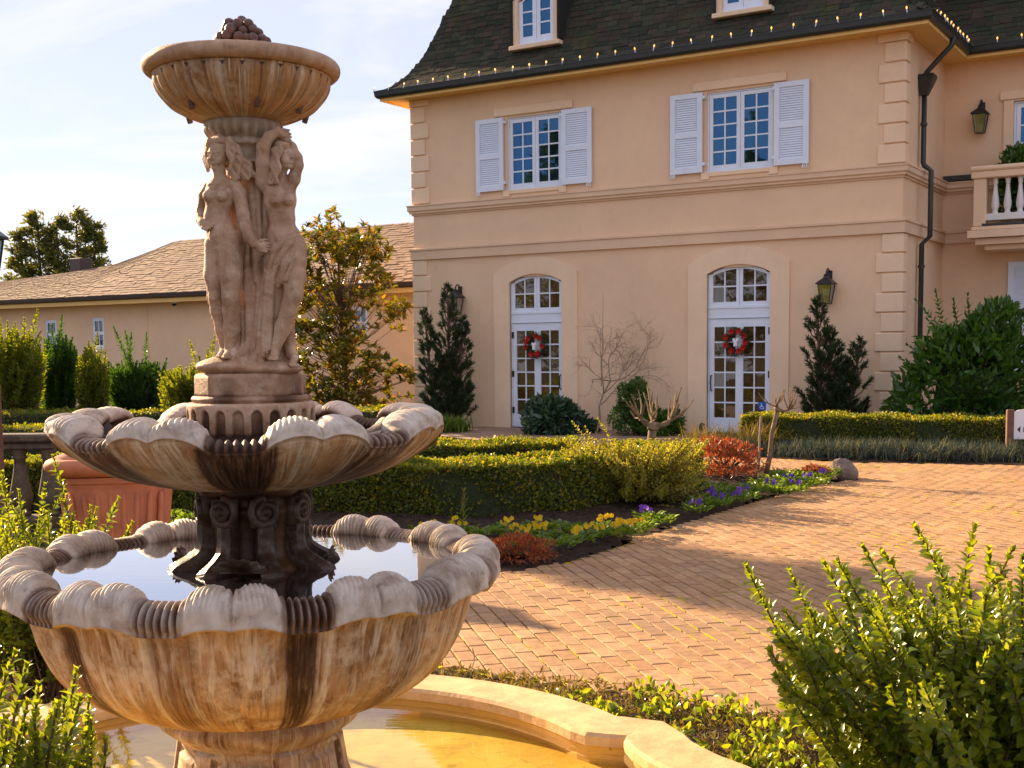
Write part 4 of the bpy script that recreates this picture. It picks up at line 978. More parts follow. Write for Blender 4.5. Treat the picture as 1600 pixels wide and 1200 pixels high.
# finial: heap of grapes on a rusty base
revolve([(.16, 2.40), (.15, 2.47), (.112, 2.515), (.07, 2.56), (.035, 2.59), (.001, 2.60)], 40, None, 'finial_base', M_rust)
bV, bF = blob(sub=2, amp=.0); gm = nmesh('grape', bV*.0160, bF, M_grape, True)
k = 0; fin = [o for o in fount.children if o.name.startswith('finial_base')][0]
for ring, (r, z, nn) in enumerate(((.105, 2.525, 20), (.098, 2.556, 18), (.084, 2.587, 16), (.066, 2.614, 12), (.044, 2.634, 8), (.020, 2.645, 4), (0, 2.650, 1))):
    for j in range(nn):
        a = 2*pi*(j+.5*(ring % 2))/nn+random.uniform(-.1, .1); s = random.uniform(.85, 1.2)
        link('grape', gm, fin, ((r*.9+random.uniform(-.006, .006))*KS*cos(a), (r*.9+random.uniform(-.006, .006))*KS*sin(a), zs(2.51+(z-2.51)*.90+random.uniform(-.006, .008))), (random.random()*3, random.random()*3, 0), (s, s, s*.95))
# collar between bowl and statues
def fnc(R, Z, th, t, at):
    w = np.exp(-((t-.22)/.16)**2); R = R+w*.006*np.abs(np.cos(th*12)); at['wet_dark'] = .25*w*np.abs(np.sin(th*12))+0*R; return R, Z, at  # darker between the collar ridges
revolve(smoothpath([(.10, 2.33), (.117, 2.325), (.120, 2.30), (.108, 2.28), (.098, 2.268), (.104, 2.262), (.106, 2.25), (.09, 2.243), (.082, 2.23), (.082, 2.21), (.09, 2.203), (.09, 2.195), (.07, 2.19)], 3), 240, fnc, 'collar', M_stone)
# plinth under the statues: faceted block, moulded step, fluted drum
def octr(th, n=8, ph=0.): return cos(pi/n)/np.cos(((th+ph) % (2*pi/n))-pi/n)
def fnp(R, Z, th, t, at): 
    R = R*(1+.9*(octr(th, 10, .3)-1)); at['wet_dark'] = .12+.45*sst(t, .2, .9)*(.5+.5*np.sin(th*7+2*np.sin(th*3)))+0*R; return R, Z, at
revolve([(.02, 1.536), (.168, 1.536), (.176, 1.53), (.178, 1.52), (.178, 1.475), (.180, 1.466), (.17, 1.464)], 360, fnp, 'plinth', M_statue)
revolve(smoothpath([(.16, 1.466), (.180, 1.465), (.188, 1.458), (.189, 1.452), (.184, 1.444), (.186, 1.438), (.17, 1.436)], 3), 120, lambda R, Z, th, t, at: (R, Z, {'wet_dark': .35+.2*np.sin(th*6)+0*R}), 'plinth_step', M_statue)
dp_ = np.array([(.17, 1.443), (.196, 1.443), (.203, 1.438), (.204, 1.432)]+[(.204, z) for z in np.linspace(1.428, 1.34, 22)]+[(.206, 1.335), (.206, 1.31)])
def fnd(R, Z, th, t, at):
    x = ((th*22/(2*pi)) % 1)-.5; hz = (Z-1.40)/.075
    arch = np.clip(1-(x/.33)**2-np.where(hz > 0, (hz*3.2)**2, 0), 0, 1)*(Z < 1.428)*(Z > 1.335)
    R = R-.014*sst(arch, 0, .5); at['wet_dark'] = np.clip(.35*sst(1.42-Z, 0, .07)+.55*sst(arch, 0, .5)*(.6+.4*np.sin(th*5))+.8*sst(1.355-Z, 0, .02), 0, 1); return R, Z, at  # darker inside the arches and towards the foot
revolve(dp_, 1056, fnd, 'drum', M_statue)
# middle pedestal: wet core with scroll brackets, shells and splayed feet
MZ = zs
def fnm(R, Z, th, t, at):
    R = R*(1+.05*np.cos(8*th)); at['wet_dark'] = .75+.25*np.cos(th*5+1)*np.ones_like(Z); return R, Z, at
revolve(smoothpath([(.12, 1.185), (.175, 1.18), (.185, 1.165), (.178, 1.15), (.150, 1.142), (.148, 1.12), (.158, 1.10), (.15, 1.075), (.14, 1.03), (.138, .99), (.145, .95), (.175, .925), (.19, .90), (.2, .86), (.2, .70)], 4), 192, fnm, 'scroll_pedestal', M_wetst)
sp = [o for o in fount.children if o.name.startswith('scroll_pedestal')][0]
def bracket_mesh():
    mb = MB(); w = .026
    # S shaped bracket in (r,z): volute at the top, sweeping to a splayed foot
    t = np.linspace(0, 2*pi*1.6, 34); rr = .040*(1-t/t[-1]*.78)
    vol = np.c_[.150+rr*np.cos(-t+pi/2), 1.122+rr*np.sin(-t+pi/2)][::-1]
    sw = smoothpath([(.165, 1.150), (.155, 1.13), (.148, 1.09), (.150, 1.05), (.150, 1.0), (.165, .955), (.205, .927), (.250, .908), (.278, .885)], 5)
    cl = [(*p,) for p in sw]
    th = np.interp(np.linspace(0, 1, len(sw)), [0, .15, .4, .7, .9, 1], [.012, .016, .024, .024, .02, .008]); wd = np.interp(np.linspace(0, 1, len(sw)), [0, .3, .7, .92, 1], [.024, .022, .026, .036, .018])
    V = []; P_ = np.array(cl); T = np.gradient(P_, axis=0); T /= np.linalg.norm(T, axis=1)[:, None]; Nn = np.c_[T[:, 1], -T[:, 0]]
    for i in range(len(P_)):
        a = P_[i]-Nn[i]*th[i]; b = P_[i]+Nn[i]*th[i]; c = P_[i]-Nn[i]*th[i]*1.5
        V += [(a[0]*KS, -wd[i], MZ(a[1])), (c[0]*KS, 0, MZ(c[1])), (a[0]*KS, wd[i], MZ(a[1])), (b[0]*KS, wd[i], MZ(b[1])), (b[0]*KS, -wd[i], MZ(b[1]))]
    m = len(P_); mb.add(V, [(i*5+k, i*5+(k+1) % 5, (i+1)*5+(k+1) % 5, (i+1)*5+k) for i in range(m-1) for k in range(5)]+[tuple(range(5))[::-1], tuple((m-1)*5+k for k in range(5))])
    return mb.me('scroll_bracket', M_wetst, False), vol
bm_, vol = bracket_mesh()
vm = MB(); tq = np.linspace(0, 2*pi*1.55, 30); rq = .038*(1-tq/tq[-1]*.72)
vm.tube(np.c_[np.full(30, .0)+.010*tq/tq[-1], rq*np.cos(tq+pi/2), rq*np.sin(tq+pi/2)], np.linspace(.012, .008, 30), 7)
vm.lathe([(.018, -.012), (.018, .006), (.012, .016), (.0, .019)], 12); vm.V[-48:] = [(z, y, x) for x, y, z in vm.V[-48:]]
vm.box(-.03, .002, -.034, .034, -.036, .036)
vmm = vm.me('volute', M_wetst, True)
vV = np.array(vm.V); vV[:, 1] *= -1; vmr = nmesh('volute', vV, [f[::-1] for f in vm.F], M_wetst, True)
for k in range(8):
    a = radians(-112+45*k); b = link('scroll_bracket', bm_, fount, None, (0, 0, a))
    link('volute', vmm if k % 2 else vmr, b, (.170*KS, 0, zs(1.100)), None, 1.22)
def shell_mesh():
    nr, nv = 15, 40; V = []
    for i in range(nr):
        t = i/(nr-1)
        for k in range(nv):
            a = (k/(nv-1)-.5)*pi*.95; g = .5+.5*cos(k/(nv-1)*2*pi*7); R = .062*t*(1+.05*g*t)
            V.append((-.03+.052*sin(t*pi*.5)*(.9+.08*g), R*sin(a)*1.15, .004+R*cos(a)*.62+.004*t*g))
    Fc = [(i*nv+k, i*nv+k+1, (i+1)*nv+k+1, (i+1)*nv+k) for i in range(nr-1) for k in range(nv-1)]
    return nmesh('shell', V, Fc, M_wetst, True)
shm = shell_mesh()
for k in range(4):
    a = radians(-112+90*k+22); link('shell', shm, fount, (.225*KS*cos(a), .225*KS*sin(a), zs(.912)), (0, 0, a), 1.2)
# lower pedestal with leaf collar and panels
def fnl(R, Z, th, t, at):
    x = np.cos(9*th); w = np.exp(-((Z-.405)/.03)**2); R = R+w*.018*np.abs(np.cos(th*4.5))**.5
    p = ((th*6/(2*pi)) % 1)-.5; pan = (np.abs(p) < .36)*(Z < .33)*(Z > .10); R = R-.012*pan+.012*(np.abs(p) < .27)*(Z < .305)*(Z > .125)
    R = R+.02*np.clip(np.cos(p*2*pi)*-1, 0, 1)*(Z < .35); at['wet_dark'] = np.clip(.35*(1-np.abs(np.cos(th*4.5))**.4)*w+.35*(np.abs(np.abs(p)-.36) < .03)*(Z < .34)+.25*np.sin(th*3+Z*9)**2, 0, 1)+0*R; at['under'] = .85+0*R; return R, Z, at  # darker between the leaves and along the panel edges
lp = np.r_[smoothpath([(.16, .462), (.290, .458), (.312, .435), (.304, .405), (.275, .372), (.252, .35)], 5), np.c_[np.interp(np.linspace(.345, .02, 40), [.02, .12, .24, .345], [.36, .315, .268, .252]), np.linspace(.345, .02, 40)]]
revolve(lp, 720, fnl, 'base_pedestal', M_stone2)

# ------------------------------------------------------------------ statues: smooth blended bodies from a distance field
class SDF:
    def __init__(s, lo, hi, h):
        s.lo = np.array(lo, float); s.h = h; s.n = np.ceil((np.array(hi)-s.lo)/h).astype(int)+1
        s.f = np.full(s.n, .06, np.float32)
    def win(s, a, b, m):
        i0 = np.clip(((a-m-s.lo)/s.h).astype(int), 0, s.n-1); i1 = np.clip(((b+m-s.lo)/s.h).astype(int)+2, 1, s.n)
        sl_ = tuple(slice(i0[k], i1[k]) for k in range(3))
        X = [s.lo[k]+s.h*np.arange(i0[k], i1[k], dtype=np.float32) for k in range(3)]
        return sl_, X[0][:, None, None], X[1][None, :, None], X[2][None, None, :]
    def blend(s, sl_, d, k, sub=False):
        f = s.f[sl_]; d = d.astype(np.float32)
        if sub: d = -d; h = np.clip(.5-.5*(f-d)/k, 0, 1)*1.; s.f[sl_] = f*(1-h)+d*h+k*h*(1-h)
        else: h = np.clip(.5+.5*(f-d)/k, 0, 1); s.f[sl_] = f*(1-h)+d*h-k*h*(1-h)
    def cap(s, a, b, ra, rb, k=.012, sub=False, flat=None):
        a = np.asarray(a, float); b = np.asarray(b, float); R = max(ra, rb)
        sl_, X, Y, Z = s.win(np.minimum(a, b)-R, np.maximum(a, b)+R, k+.02)
        ab = b-a; L2 = ab@ab+1e-12
        t = np.clip(((X-a[0])*ab[0]+(Y-a[1])*ab[1]+(Z-a[2])*ab[2])/L2, 0, 1)
        d = np.sqrt((X-a[0]-t*ab[0])**2+(Y-a[1]-t*ab[1])**2+(Z-a[2]-t*ab[2])**2)-(ra+(rb-ra)*t); s.blend(sl_, d, k, sub)
    def chain(s, P, R, k=.012, sub=False):
        for i in range(len(P)-1): s.cap(P[i], P[i+1], R[i], R[i+1], k, sub)
    def ell(s, c, r, k=.012, rz=0., rx=0., ry=0., sub=False):
        c = np.asarray(c, float); r = np.asarray(r, float); m = r.max(); sl_, X, Y, Z = s.win(c-m, c+m, k+.02)
        q = np.array(Matrix.Rotation(rz, 3, 'Z')@Matrix.Rotation(ry, 3, 'Y')@Matrix.Rotation(rx, 3, 'X')).T
        x, y, z = X-c[0], Y-c[1], Z-c[2]; u = [(q[i, 0]*x+q[i, 1]*y+q[i, 2]*z) for i in range(3)]
        k0 = np.sqrt((u[0]/r[0])**2+(u[1]/r[1])**2+(u[2]/r[2])**2); k1 = np.sqrt((u[0]/r[0]**2)**2+(u[1]/r[1]**2)**2+(u[2]/r[2]**2)**2)+1e-9
        s.blend(sl_, k0*(k0-1)/k1, k, sub)
    def merge(s, o, k):
        f, d = s.f, o.f; h = np.clip(.5+.5*(f-d)/k, 0, 1); s.f = (f*(1-h)+d*h-k*h*(1-h)).astype(np.float32); return s
    def depth(s):
        g = s.f < 0; a = g.argmax(1); return np.where(g.any(1), s.lo[1]+a*s.h, 9.)     # first surface seen from the front
    def mesh(s):
        f = s.f; n = f.shape; sg = f < 0
        c = [sg[i:n[0]-1+i, j:n[1]-1+j, k:n[2]-1+k] for i in (0, 1) for j in (0, 1) for k in (0, 1)]
        cnt = sum(x.astype(np.int8) for x in c); act = np.argwhere((cnt > 0) & (cnt < 8)); ids = -np.ones((n[0]-1, n[1]-1, n[2]-1), np.int64)
        ids[act[:, 0], act[:, 1], act[:, 2]] = np.arange(len(act))
        acc = np.zeros((len(act), 3)); num = np.zeros(len(act))
        for ax in range(3):
            for p in (0, 1):
                for q in (0, 1):
                    o = [0, 0, 0]; o[(ax+1) % 3] = p; o[(ax+2) % 3] = q; o1 = list(o); o1[ax] = 1
                    fa = f[act[:, 0]+o[0], act[:, 1]+o[1], act[:, 2]+o[2]]; fb = f[act[:, 0]+o1[0], act[:, 1]+o1[1], act[:, 2]+o1[2]]
                    m = (fa < 0) != (fb < 0); t = np.where(m, fa/(fa-fb+1e-12), 0)
                    pos = np.tile(np.array(o, float), (len(act), 1)); pos[:, ax] = t; acc += pos*m[:, None]; num += m
        V = s.lo+s.h*(act+acc/num[:, None]); Q = []
        for ax in range(3):
            a1, a2 = (ax+1) % 3, (ax+2) % 3
            sl0 = [slice(None)]*3; sl1 = [slice(None)]*3; sl0[ax] = slice(0, n[ax]-1); sl1[ax] = slice(1, n[ax])
            A_, B_ = sg[tuple(sl0)], sg[tuple(sl1)]; e = np.argwhere(A_ != B_); e = e[(e[:, a1] > 0) & (e[:, a2] > 0) & (e[:, a1] < n[a1]-1) & (e[:, a2] < n[a2]-1)]
            fl = A_[e[:, 0], e[:, 1], e[:, 2]]
            def cid(d1, d2):
                q = e.copy(); q[:, a1] += d1; q[:, a2] += d2; return ids[q[:, 0], q[:, 1], q[:, 2]]
            qd = np.stack([cid(-1, -1), cid(0, -1), cid(0, 0), cid(-1, 0)], 1); qd[~fl] = qd[~fl][:, ::-1]; Q.append(qd)
        return V, np.concatenate(Q)
SX, SY = FX, FY
def PP(x, y, d=0.):   # a joint of the statue: in the fountain's own mid plane, shifted d towards the back
    q = D(x, y, FY+d); return np.array([q[0]-FX, q[1]-FY, q[2]])
KP = FY/F
lo, hi = PP(296, 600), PP(494, 190)
H = .0022
def newsdf(): return SDF((lo[0], -.19, lo[2]), (hi[0], .15, hi[2]), H)
def head(s, c, w, yaw, tilt=0., nod=0.):
    """head with brow, eye sockets, nose, lips, chin, ears; yaw = direction the face looks (radians, 0 = towards -Y, + = towards +X)"""
    Rm = np.array(Matrix.Rotation(yaw, 3, 'Z')@Matrix.Rotation(tilt, 3, 'Y')@Matrix.Rotation(nod, 3, 'X'))
    e = Rm; c = np.array(c)
    def L(x, y, z): return c+e@np.array([x, y, z])*w
    s.ell(L(0, .12, .18), np.array([.72, .86, .80])*w, .008, yaw, nod, tilt); s.ell(L(0, -.12, -.35), np.array([.56, .62, .72])*w, .012, yaw, nod, tilt)
    s.ell(L(0, -.52, -.92), np.array([.20, .17, .16])*w, .010)
    for sx in (-1, 1):
        s.ell(L(sx*.30, -.80, -.02), np.array([.17, .15, .13])*w, .005, sub=True)
        s.ell(L(sx*.29, -.62, -.04), np.array([.14, .12, .10])*w, .002); s.ell(L(sx*.36, -.50, -.42), np.array([.22, .20, .24])*w, .008)
        s.cap(L(sx*.10, -.76, .15), L(sx*.48, -.64, .16), .05*w, .04*w, .004)
    s.cap(L(0, -.74, .10), L(0, -.98, -.30), .055*w, .10*w, .004); s.cap(L(-.10, -.84, -.33), L(.10, -.84, -.33), .06*w, .06*w, .003)
    s.cap(L(-.15, -.76, -.58), L(.15, -.76, -.58), .05*w, .05*w, .003); s.cap(L(-.11, -.74, -.70), L(.11, -.74, -.70), .055*w, .055*w, .003)
def hand(s, wrist, dirv, nrm, L, curl=1.):
    dirv = np.array(dirv, float); dirv /= np.linalg.norm(dirv); nrm = np.array(nrm, float); side = np.cross(dirv, nrm); side /= np.linalg.norm(side); nrm = np.cross(side, dirv)
    w = np.array(wrist); s.cap(w, w+dirv*L*.45, L*.17, L*.20, .006); s.cap(w+dirv*L*.2+side*L*.12, w+dirv*L*.45+side*L*.2, L*.10, L*.09, .004)
    for k, (o, l) in enumerate(((-.24, .40), (-.08, .50), (.08, .52), (.22, .45))):
        b = w+dirv*L*.45+side*L*o; m = b+(dirv*(1-.15*curl)+nrm*.35*curl)*L*l*.55; t = m+(dirv*(1-.5*curl)+nrm*.8*curl)*L*l*.5; s.chain([b, m, t], [L*.085, L*.075, L*.055], .002)
    b = w+dirv*L*.12-side*L*.15; s.chain([b, b+(dirv*.6-side*.6)*L*.3, b+(dirv*1.0-side*.55+nrm*.2)*L*.5], [L*.09, L*.08, L*.06], .002)
def folds(s, P0, P1, n, rad, wob=.004, k=.004, sd=0, taper=1.):
    r = np.random.default_rng(sd); P0 = np.asarray(P0, float); P1 = np.asarray(P1, float)
    for i in range(n):
        t = (i+.5)/n+r.uniform(-.2, .2)/n; a = P0[0]+(P0[1]-P0[0])*t; b = P1[0]+(P1[1]-P1[0])*t; m = 7; ph = r.random()*6
        pts = [a+(b-a)*q+np.array([wob*sin(q*5+ph), wob*.8*cos(q*4+ph), 0]) for q in np.linspace(0, 1, m)]; s.chain(pts, np.linspace(rad, rad*taper, m), k)
u = KP     # metres per photo pixel at the statue
def onto(dm, pts, off=0., dflt=-.03, n=14):
    """polyline given in photo-plane joints, laid on the surface already carved (depth map dm)"""
    P = np.array([PP(x, y, 0) for x, y in smoothpath(pts, 4)]); out = []
    for p in P:
        i = int(np.clip((p[0]-lo[0])/H, 0, dm.shape[0]-1)); k = int(np.clip((p[2]-lo[2])/H, 0, dm.shape[1]-1)); w = dm[max(i-2, 0):i+3, max(k-2, 0):k+3]; w = w[w < 5]
        out.append([p[0], (np.median(w) if len(w) else dflt)+off, p[2]])
    out = np.array(out); c = np.convolve(np.r_[out[0, 1], out[0, 1], out[:, 1], out[-1, 1], out[-1, 1]], np.ones(5)/5, 'valid'); out[:, 1] = c; return out
# --- central column of hanging cloth and the rocky mound
col = newsdf(); s = col
s.chain([PP(392, 214, .02), PP(394, 300, .02), PP(396, 420, .01), PP(398, 560, .0)], [27*u, 24*u, 24*u, 28*u], .01)
s.chain([PP(369, 262, .015), PP(367, 330, .01), PP(372, 420, .0), PP(374, 560, -.01)], [15*u, 17*u, 18*u, 18*u], .012)
s.chain([PP(408, 262, .005), PP(410, 330, .0), PP(412, 420, -.01), PP(410, 560, -.02)], [15*u, 17*u, 18*u, 18*u], .012)
s.chain([PP(424, 400, .005), PP(428, 470, .0), PP(436, 560, -.01)], [18*u, 20*u, 20*u], .012)
s.ell(PP(360, 572, -.06), (52*u, 46*u, 15*u), .012); s.ell(PP(345, 573, -.07), (24*u, 30*u, 15*u), .010); s.ell(PP(420, 576, -.05), (52*u, 46*u, 13*u), .012); s.ell(PP(396, 574, .01), (68*u, 45*u, 18*u), .012)
dm = col.depth(); r_ = np.random.default_rng(4)
for k, (x0, x1, rr_) in enumerate(((366, 370, 4.2), (374, 378, 5.5), (383, 385, 4.6), (391, 393, 6.0), (400, 401, 4.6), (409, 409, 5.8), (418, 415, 4.4))):
    ys = np.linspace(262, 566, 9); ph_ = r_.random()*6
    col.chain(onto(dm, [(x0+(x1-x0)*i/8+2.4*sin(i*1.1+ph_)*(.4+i/9), y) for i, y in enumerate(ys)], -.004-.0025*(k % 2)), np.linspace(rr_*.85, rr_*1.25, 33)*u, .0022)
# cloth veil falling from the raised hand, loose ends at the feet, cord behind the far leg
col.chain(onto(dm, [(418, 216), (404, 240), (398, 290), (399, 340), (405, 390), (408, 440)], -.012), np.full(21, 6*u), .0025)
col.chain(onto(dm, [(412, 222), (409, 260), (408, 320), (411, 380)], -.012), np.full(13, 4.5*u), .0025)
for k in range(4): col.chain([PP(323+k*2.2+q*19+2.5*sin(q*16+k*1.6), 440+q*92, -.012-.012*k) for q in np.linspace(0, 1, 12)], np.full(12, 3.4*u), .002)
# --- left figure: turned towards the left, far hand on the hip, near arm reaching across
s = newsdf()
s.ell(PP(343, 308, -.066), (25*u, 19*u, 28*u), .014, ry=-.10, rz=-.45); s.ell(PP(349, 290, -.062), (27*u, 15*u, 13*u), .012, ry=.16, rz=-.35)
s.ell(PP(339, 338, -.064), (20*u, 16*u, 20*u), .016); s.ell(PP(343, 354, -.067), (22*u, 17*u, 18*u), .014); s.ell(PP(351, 378, -.066), (28*u, 20*u, 25*u), .016, ry=.1)
for x, y, d in ((326, 306, -.088), (346, 305, -.108)): s.ell(PP(x, y, d), (9*u, 9*u, 9*u), .009)
s.ell(PP(321, 307, -.102), (1.8*u,)*3, .003); s.ell(PP(342, 307, -.126), (1.9*u,)*3, .003)
s.ell(PP(341, 367, -.100), (14*u, 7*u, 13*u), .010); s.cap(PP(333, 350, -.106), PP(333, 351, -.106), 1.5*u, 1.5*u, .003, True)
s.cap(PP(344, 288, -.062), PP(343, 266, -.075), 10.5*u, 9.5*u, .010)
s.cap(PP(327, 290, -.075), PP(341, 293, -.090), 3*u, 2.5*u, .006); s.cap(PP(362, 285, -.085), PP(346, 293, -.092), 3*u, 2.5*u, .006)
head(s, PP(341, 241, -.080), 21*u, -.42, .10, .14)
L1 = newsdf(); L1.chain([PP(337, 384, -.056), PP(335, 430, -.066), PP(339, 466, -.074), PP(341, 485, -.062), PP(348, 515, -.056), PP(351, 545, -.06)], np.array([17, 15.5, 12, 11.5, 11, 7])*u, .010)
L2 = newsdf(); L2.chain([PP(361, 385, -.072), PP(361, 430, -.092), PP(360, 466, -.102), PP(361, 485, -.090), PP(362, 515, -.082), PP(358, 545, -.082)], np.array([20, 17, 12.5, 12.5, 12, 7.5])*u, .010)
L2.ell(PP(360, 464, -.122), (6*u, 5*u, 7*u), .006); L1.ell(PP(337, 463, -.094), (6*u, 5*u, 7*u), .006)
for Lg, x, y, d in ((L1, 350, 555, -.085), (L2, 358, 557, -.105)):
    Lg.cap(PP(x, y-7, d+.025), PP(x-5, y, d-.022), 6*u, 5*u, .006)
    for k in range(5): Lg.cap(PP(x-10+k*2.8, y+1, d-.022-.003*(2-abs(k-1))), PP(x-11+k*2.9, y+2.5, d-.034-.004*(2-abs(k-1))), 2.0*u, 1.6*u, .0015)
L1.merge(L2, .0025); s.merge(L1, .012)
A1 = newsdf(); A1.chain([PP(367, 291, -.075), PP(374, 303, -.080), PP(380, 335, -.088), PP(384, 352, -.092), PP(389, 372, -.108), PP(397, 382, -.120)], np.array([11, 10.5, 9, 8.5, 8, 6])*u, .008)
hand(A1, PP(397, 382, -.12), PP(418, 388, -.125)-PP(397, 382, -.12), (0, -1, .25), 28*u, .45)
s.merge(A1, .0035)
A2 = newsdf(); A2.chain([PP(327, 293, -.05), PP(320, 305, -.04), PP(315, 330, -.03), PP(314, 343, -.045), PP(318, 349, -.080)], np.array([9.5, 8.5, 7.5, 7, 6.5])*u, .008)
hand(A2, PP(314, 348, -.078), PP(336, 360, -.120)-PP(314, 348, -.078), (-.3, -.6, .8), 30*u, .25); s.merge(A2, .003)
V, Q = s.mesh(); fig1 = link('statue_woman', nmesh('statue_woman', V, Q, M_statue, True), fount); fig1['label'] = 'nude woman with long wavy hair and one hand on her hip'
d1 = s.depth()
s = newsdf(); s.ell(PP(344, 230, -.062), (21*u, 20*u, 17*u), .006, rz=-.4)
for k in range(9):
    pts = [PP(343+(k-4)*4.6*sin(q*pi*.5), 212+q*9+abs(k-4)*1.5*q, -.088-.016*sin(q*2.2)+.004*abs(k-4)) for q in np.linspace(0, 1, 6)]; s.chain(pts, [3.6*u]*6, .0016)
for k in range(14):
    a = k/13; pts = []
    for q in np.linspace(0, 1, 14): pts.append(PP(357+a*4+q*(6+a*36)+3.0*sin(q*14+k*.9), 217+a*3+q*(64-a*8)+1.5*cos(q*12+k), -.108+.022*q+a*.018-.006*sin(k*2.1)))
    s.chain(pts, np.linspace(4.0*u, 2.8*u, 14), .0016)
for k in range(7):
    pts = [PP(327-2.5*sin(q*pi)-k*.6+1.8*sin(q*9+k), 219+k*1.0+q*42, -.092+.010*k+.02*q) for q in np.linspace(0, 1, 10)]; s.chain(pts, np.linspace(3.8*u, 2.4*u, 10), .0016)
V, Q = s.mesh(); link('hair', nmesh('hair', V, Q, M_statue, True), fig1)
# --- right figure: arms raised over the head, cloth round the hips
s = newsdf()
s.ell(PP(438, 312, -.055), (25*u, 19*u, 28*u), .014, ry=.10, rz=.5); s.ell(PP(436, 296, -.05), (24*u, 15*u, 13*u), .012, rz=.4)
s.ell(PP(441, 342, -.055), (20*u, 16*u, 22*u), .016); s.ell(PP(443, 366, -.06), (25*u, 17*u, 18*u), .014); s.ell(PP(443, 388, -.055), (28*u, 20*u, 24*u), .016)
for x, y, d in ((451, 312, -.086), (431, 313, -.094)): s.ell(PP(x, y, d), (9*u, 9*u, 9*u), .009)
s.ell(PP(455, 313, -.103), (1.8*u,)*3, .003); s.ell(PP(432, 315, -.113), (1.8*u,)*3, .003); s.ell(PP(444, 372, -.092), (14*u, 7*u, 12*u), .010)
s.cap(PP(446, 354, -.094), PP(446, 355, -.094), 1.5*u, 1.5*u, .003, True)
s.cap(PP(438, 292, -.05), PP(439, 268, -.055), 10*u, 9*u, .010)
head(s, PP(442, 244, -.062), 20*u, .95, -.08, -.14)
A1 = newsdf(); A1.chain([PP(420, 296, -.055), PP(412, 284, -.068), PP(411, 255, -.088), PP(411, 230, -.098), PP(420, 214, -.10), PP(434, 206, -.09), PP(442, 208, -.08)], np.array([11, 11.5, 10.5, 9.5, 8, 6.5, 5])*u, .008); s.merge(A1, .006)
A1 = newsdf(); A1.chain([PP(452, 294, -.045), PP(459, 280, -.045), PP(465, 258, -.05), PP(464, 247, -.052), PP(456, 230, -.056), PP(447, 219, -.06)], np.array([10, 9.5, 8.5, 8, 7, 5.5])*u, .008); s.merge(A1, .005)
hand(s, PP(434, 207, -.090), PP(452, 215, -.085)-PP(434, 207, -.090), (.1, -1, -.2), 24*u, .5)
hand(s, PP(448, 222, -.06), PP(436, 216, -.07)-PP(448, 222, -.06), (0, -1, .2), 20*u, .5)
L1 = newsdf(); L1.chain([PP(451, 392, -.06), PP(459, 430, -.098), PP(459, 460, -.120), PP(453, 480, -.108), PP(442, 512, -.096), PP(431, 544, -.098)], np.array([21, 18, 13.5, 12.5, 12, 7.5])*u, .010); L1.ell(PP(460, 458, -.136), (6*u, 5*u, 7*u), .006)
L2 = newsdf(); L2.chain([PP(438, 392, -.04), PP(446, 450, -.04), PP(447, 490, -.035), PP(451, 535, -.035), PP(455, 556, -.05)], np.array([19, 15, 13, 9.5, 7.5])*u, .012)
for Lg, x, y, d, dxx in ((L1, 428, 557, -.118, -3), (L2, 458, 567, -.085, 8)):
    Lg.cap(PP(x+2, y-9, d+.028), PP(x, y, d-.022), 6.5*u, 5*u, .006)
    for k in range(5): Lg.cap(PP(x-6+k*2.9, y+2, d-.022), PP(x-6+k*3.0+dxx*.4, y+5, d-.036-.004*(2-abs(k-2))), 2.1*u, 1.7*u, .0015)
L2.merge(L1, .003); s.merge(L2, .010)
V, Q = s.mesh(); fig2 = link('statue_woman', nmesh('statue_woman', V, Q, M_statue, True), fount); fig2['label'] = 'woman with both arms raised over her head and a cloth round her hips'
both = np.minimum(s.depth(), col.depth())
s = newsdf(); s.ell(PP(440, 231, -.05), (18*u, 19*u, 14*u), .006)
for k in range(11):
    a = k/10; pts = [PP(438-a*14+q*(-4-a*2)+2.4*sin(q*13+k*.7), 228+a*8+q*(58-a*6), -.098+a*.020-.005*(k % 2)) for q in np.linspace(0, 1, 13)]; s.chain(pts, np.linspace(2.9*u, 2.0*u, 13), .0012)
for k in range(8):
    pts = [PP(449-q*19+k*.6, 225+k*1.5+q*(1+k), -.080+.004*k-.018*sin(q*pi)) for q in np.linspace(0, 1, 7)]; s.chain(pts, [3.3*u]*7, .0016)
V, Q = s.mesh(); link('hair', nmesh('hair', V, Q, M_statue, True), fig2)
s = newsdf()
s.chain([PP(452, 384, -.060), PP(440, 400, -.068), PP(432, 440, -.072), PP(427, 490, -.066), PP(423, 552, -.068)], np.array([24, 22, 17, 15, 14])*u, .012)
s.chain([PP(458, 388, -.068), PP(458, 410, -.088), PP(455, 434, -.102)], np.array([21, 19.5, 17.5])*u, .008)
both = np.minimum(both, s.depth())
for pts, rr_ in (([(468, 378), (455, 394), (443, 415), (437, 445), (434, 490), (431, 545)], 3.6), ([(466, 385), (452, 404), (440, 428), (432, 460), (429, 505), (427, 550)], 3.2), ([(450, 386), (438, 402), (430, 430), (425, 470), (422, 515), (421, 556)], 3.8),
                 ([(440, 388), (430, 404), (424, 435), (419, 480), (416, 556)], 3.4), ([(428, 394), (421, 420), (416, 470), (411, 552)], 3.6), ([(470, 396), (463, 414), (455, 432), (447, 450)], 2.8), ([(471, 404), (466, 424), (459, 442)], 2.6), ([(445, 392), (436, 412), (430, 448), (426, 490), (424, 550)], 2.6),
                 ([(416, 400), (426, 396), (438, 398), (449, 388), (459, 380), (468, 374)], 3.8)):
    s.chain(onto(both, pts, -.0035), np.linspace(rr_, rr_*1.15, (len(pts)-1)*4+1)*u, .002)
V, Q = s.mesh(); link('drape', nmesh('drape', V, Q, M_statue, True), fig2)
V, Q = col.mesh(); link('cloth_column', nmesh('cloth_column', V, Q, M_statue, True), fount)
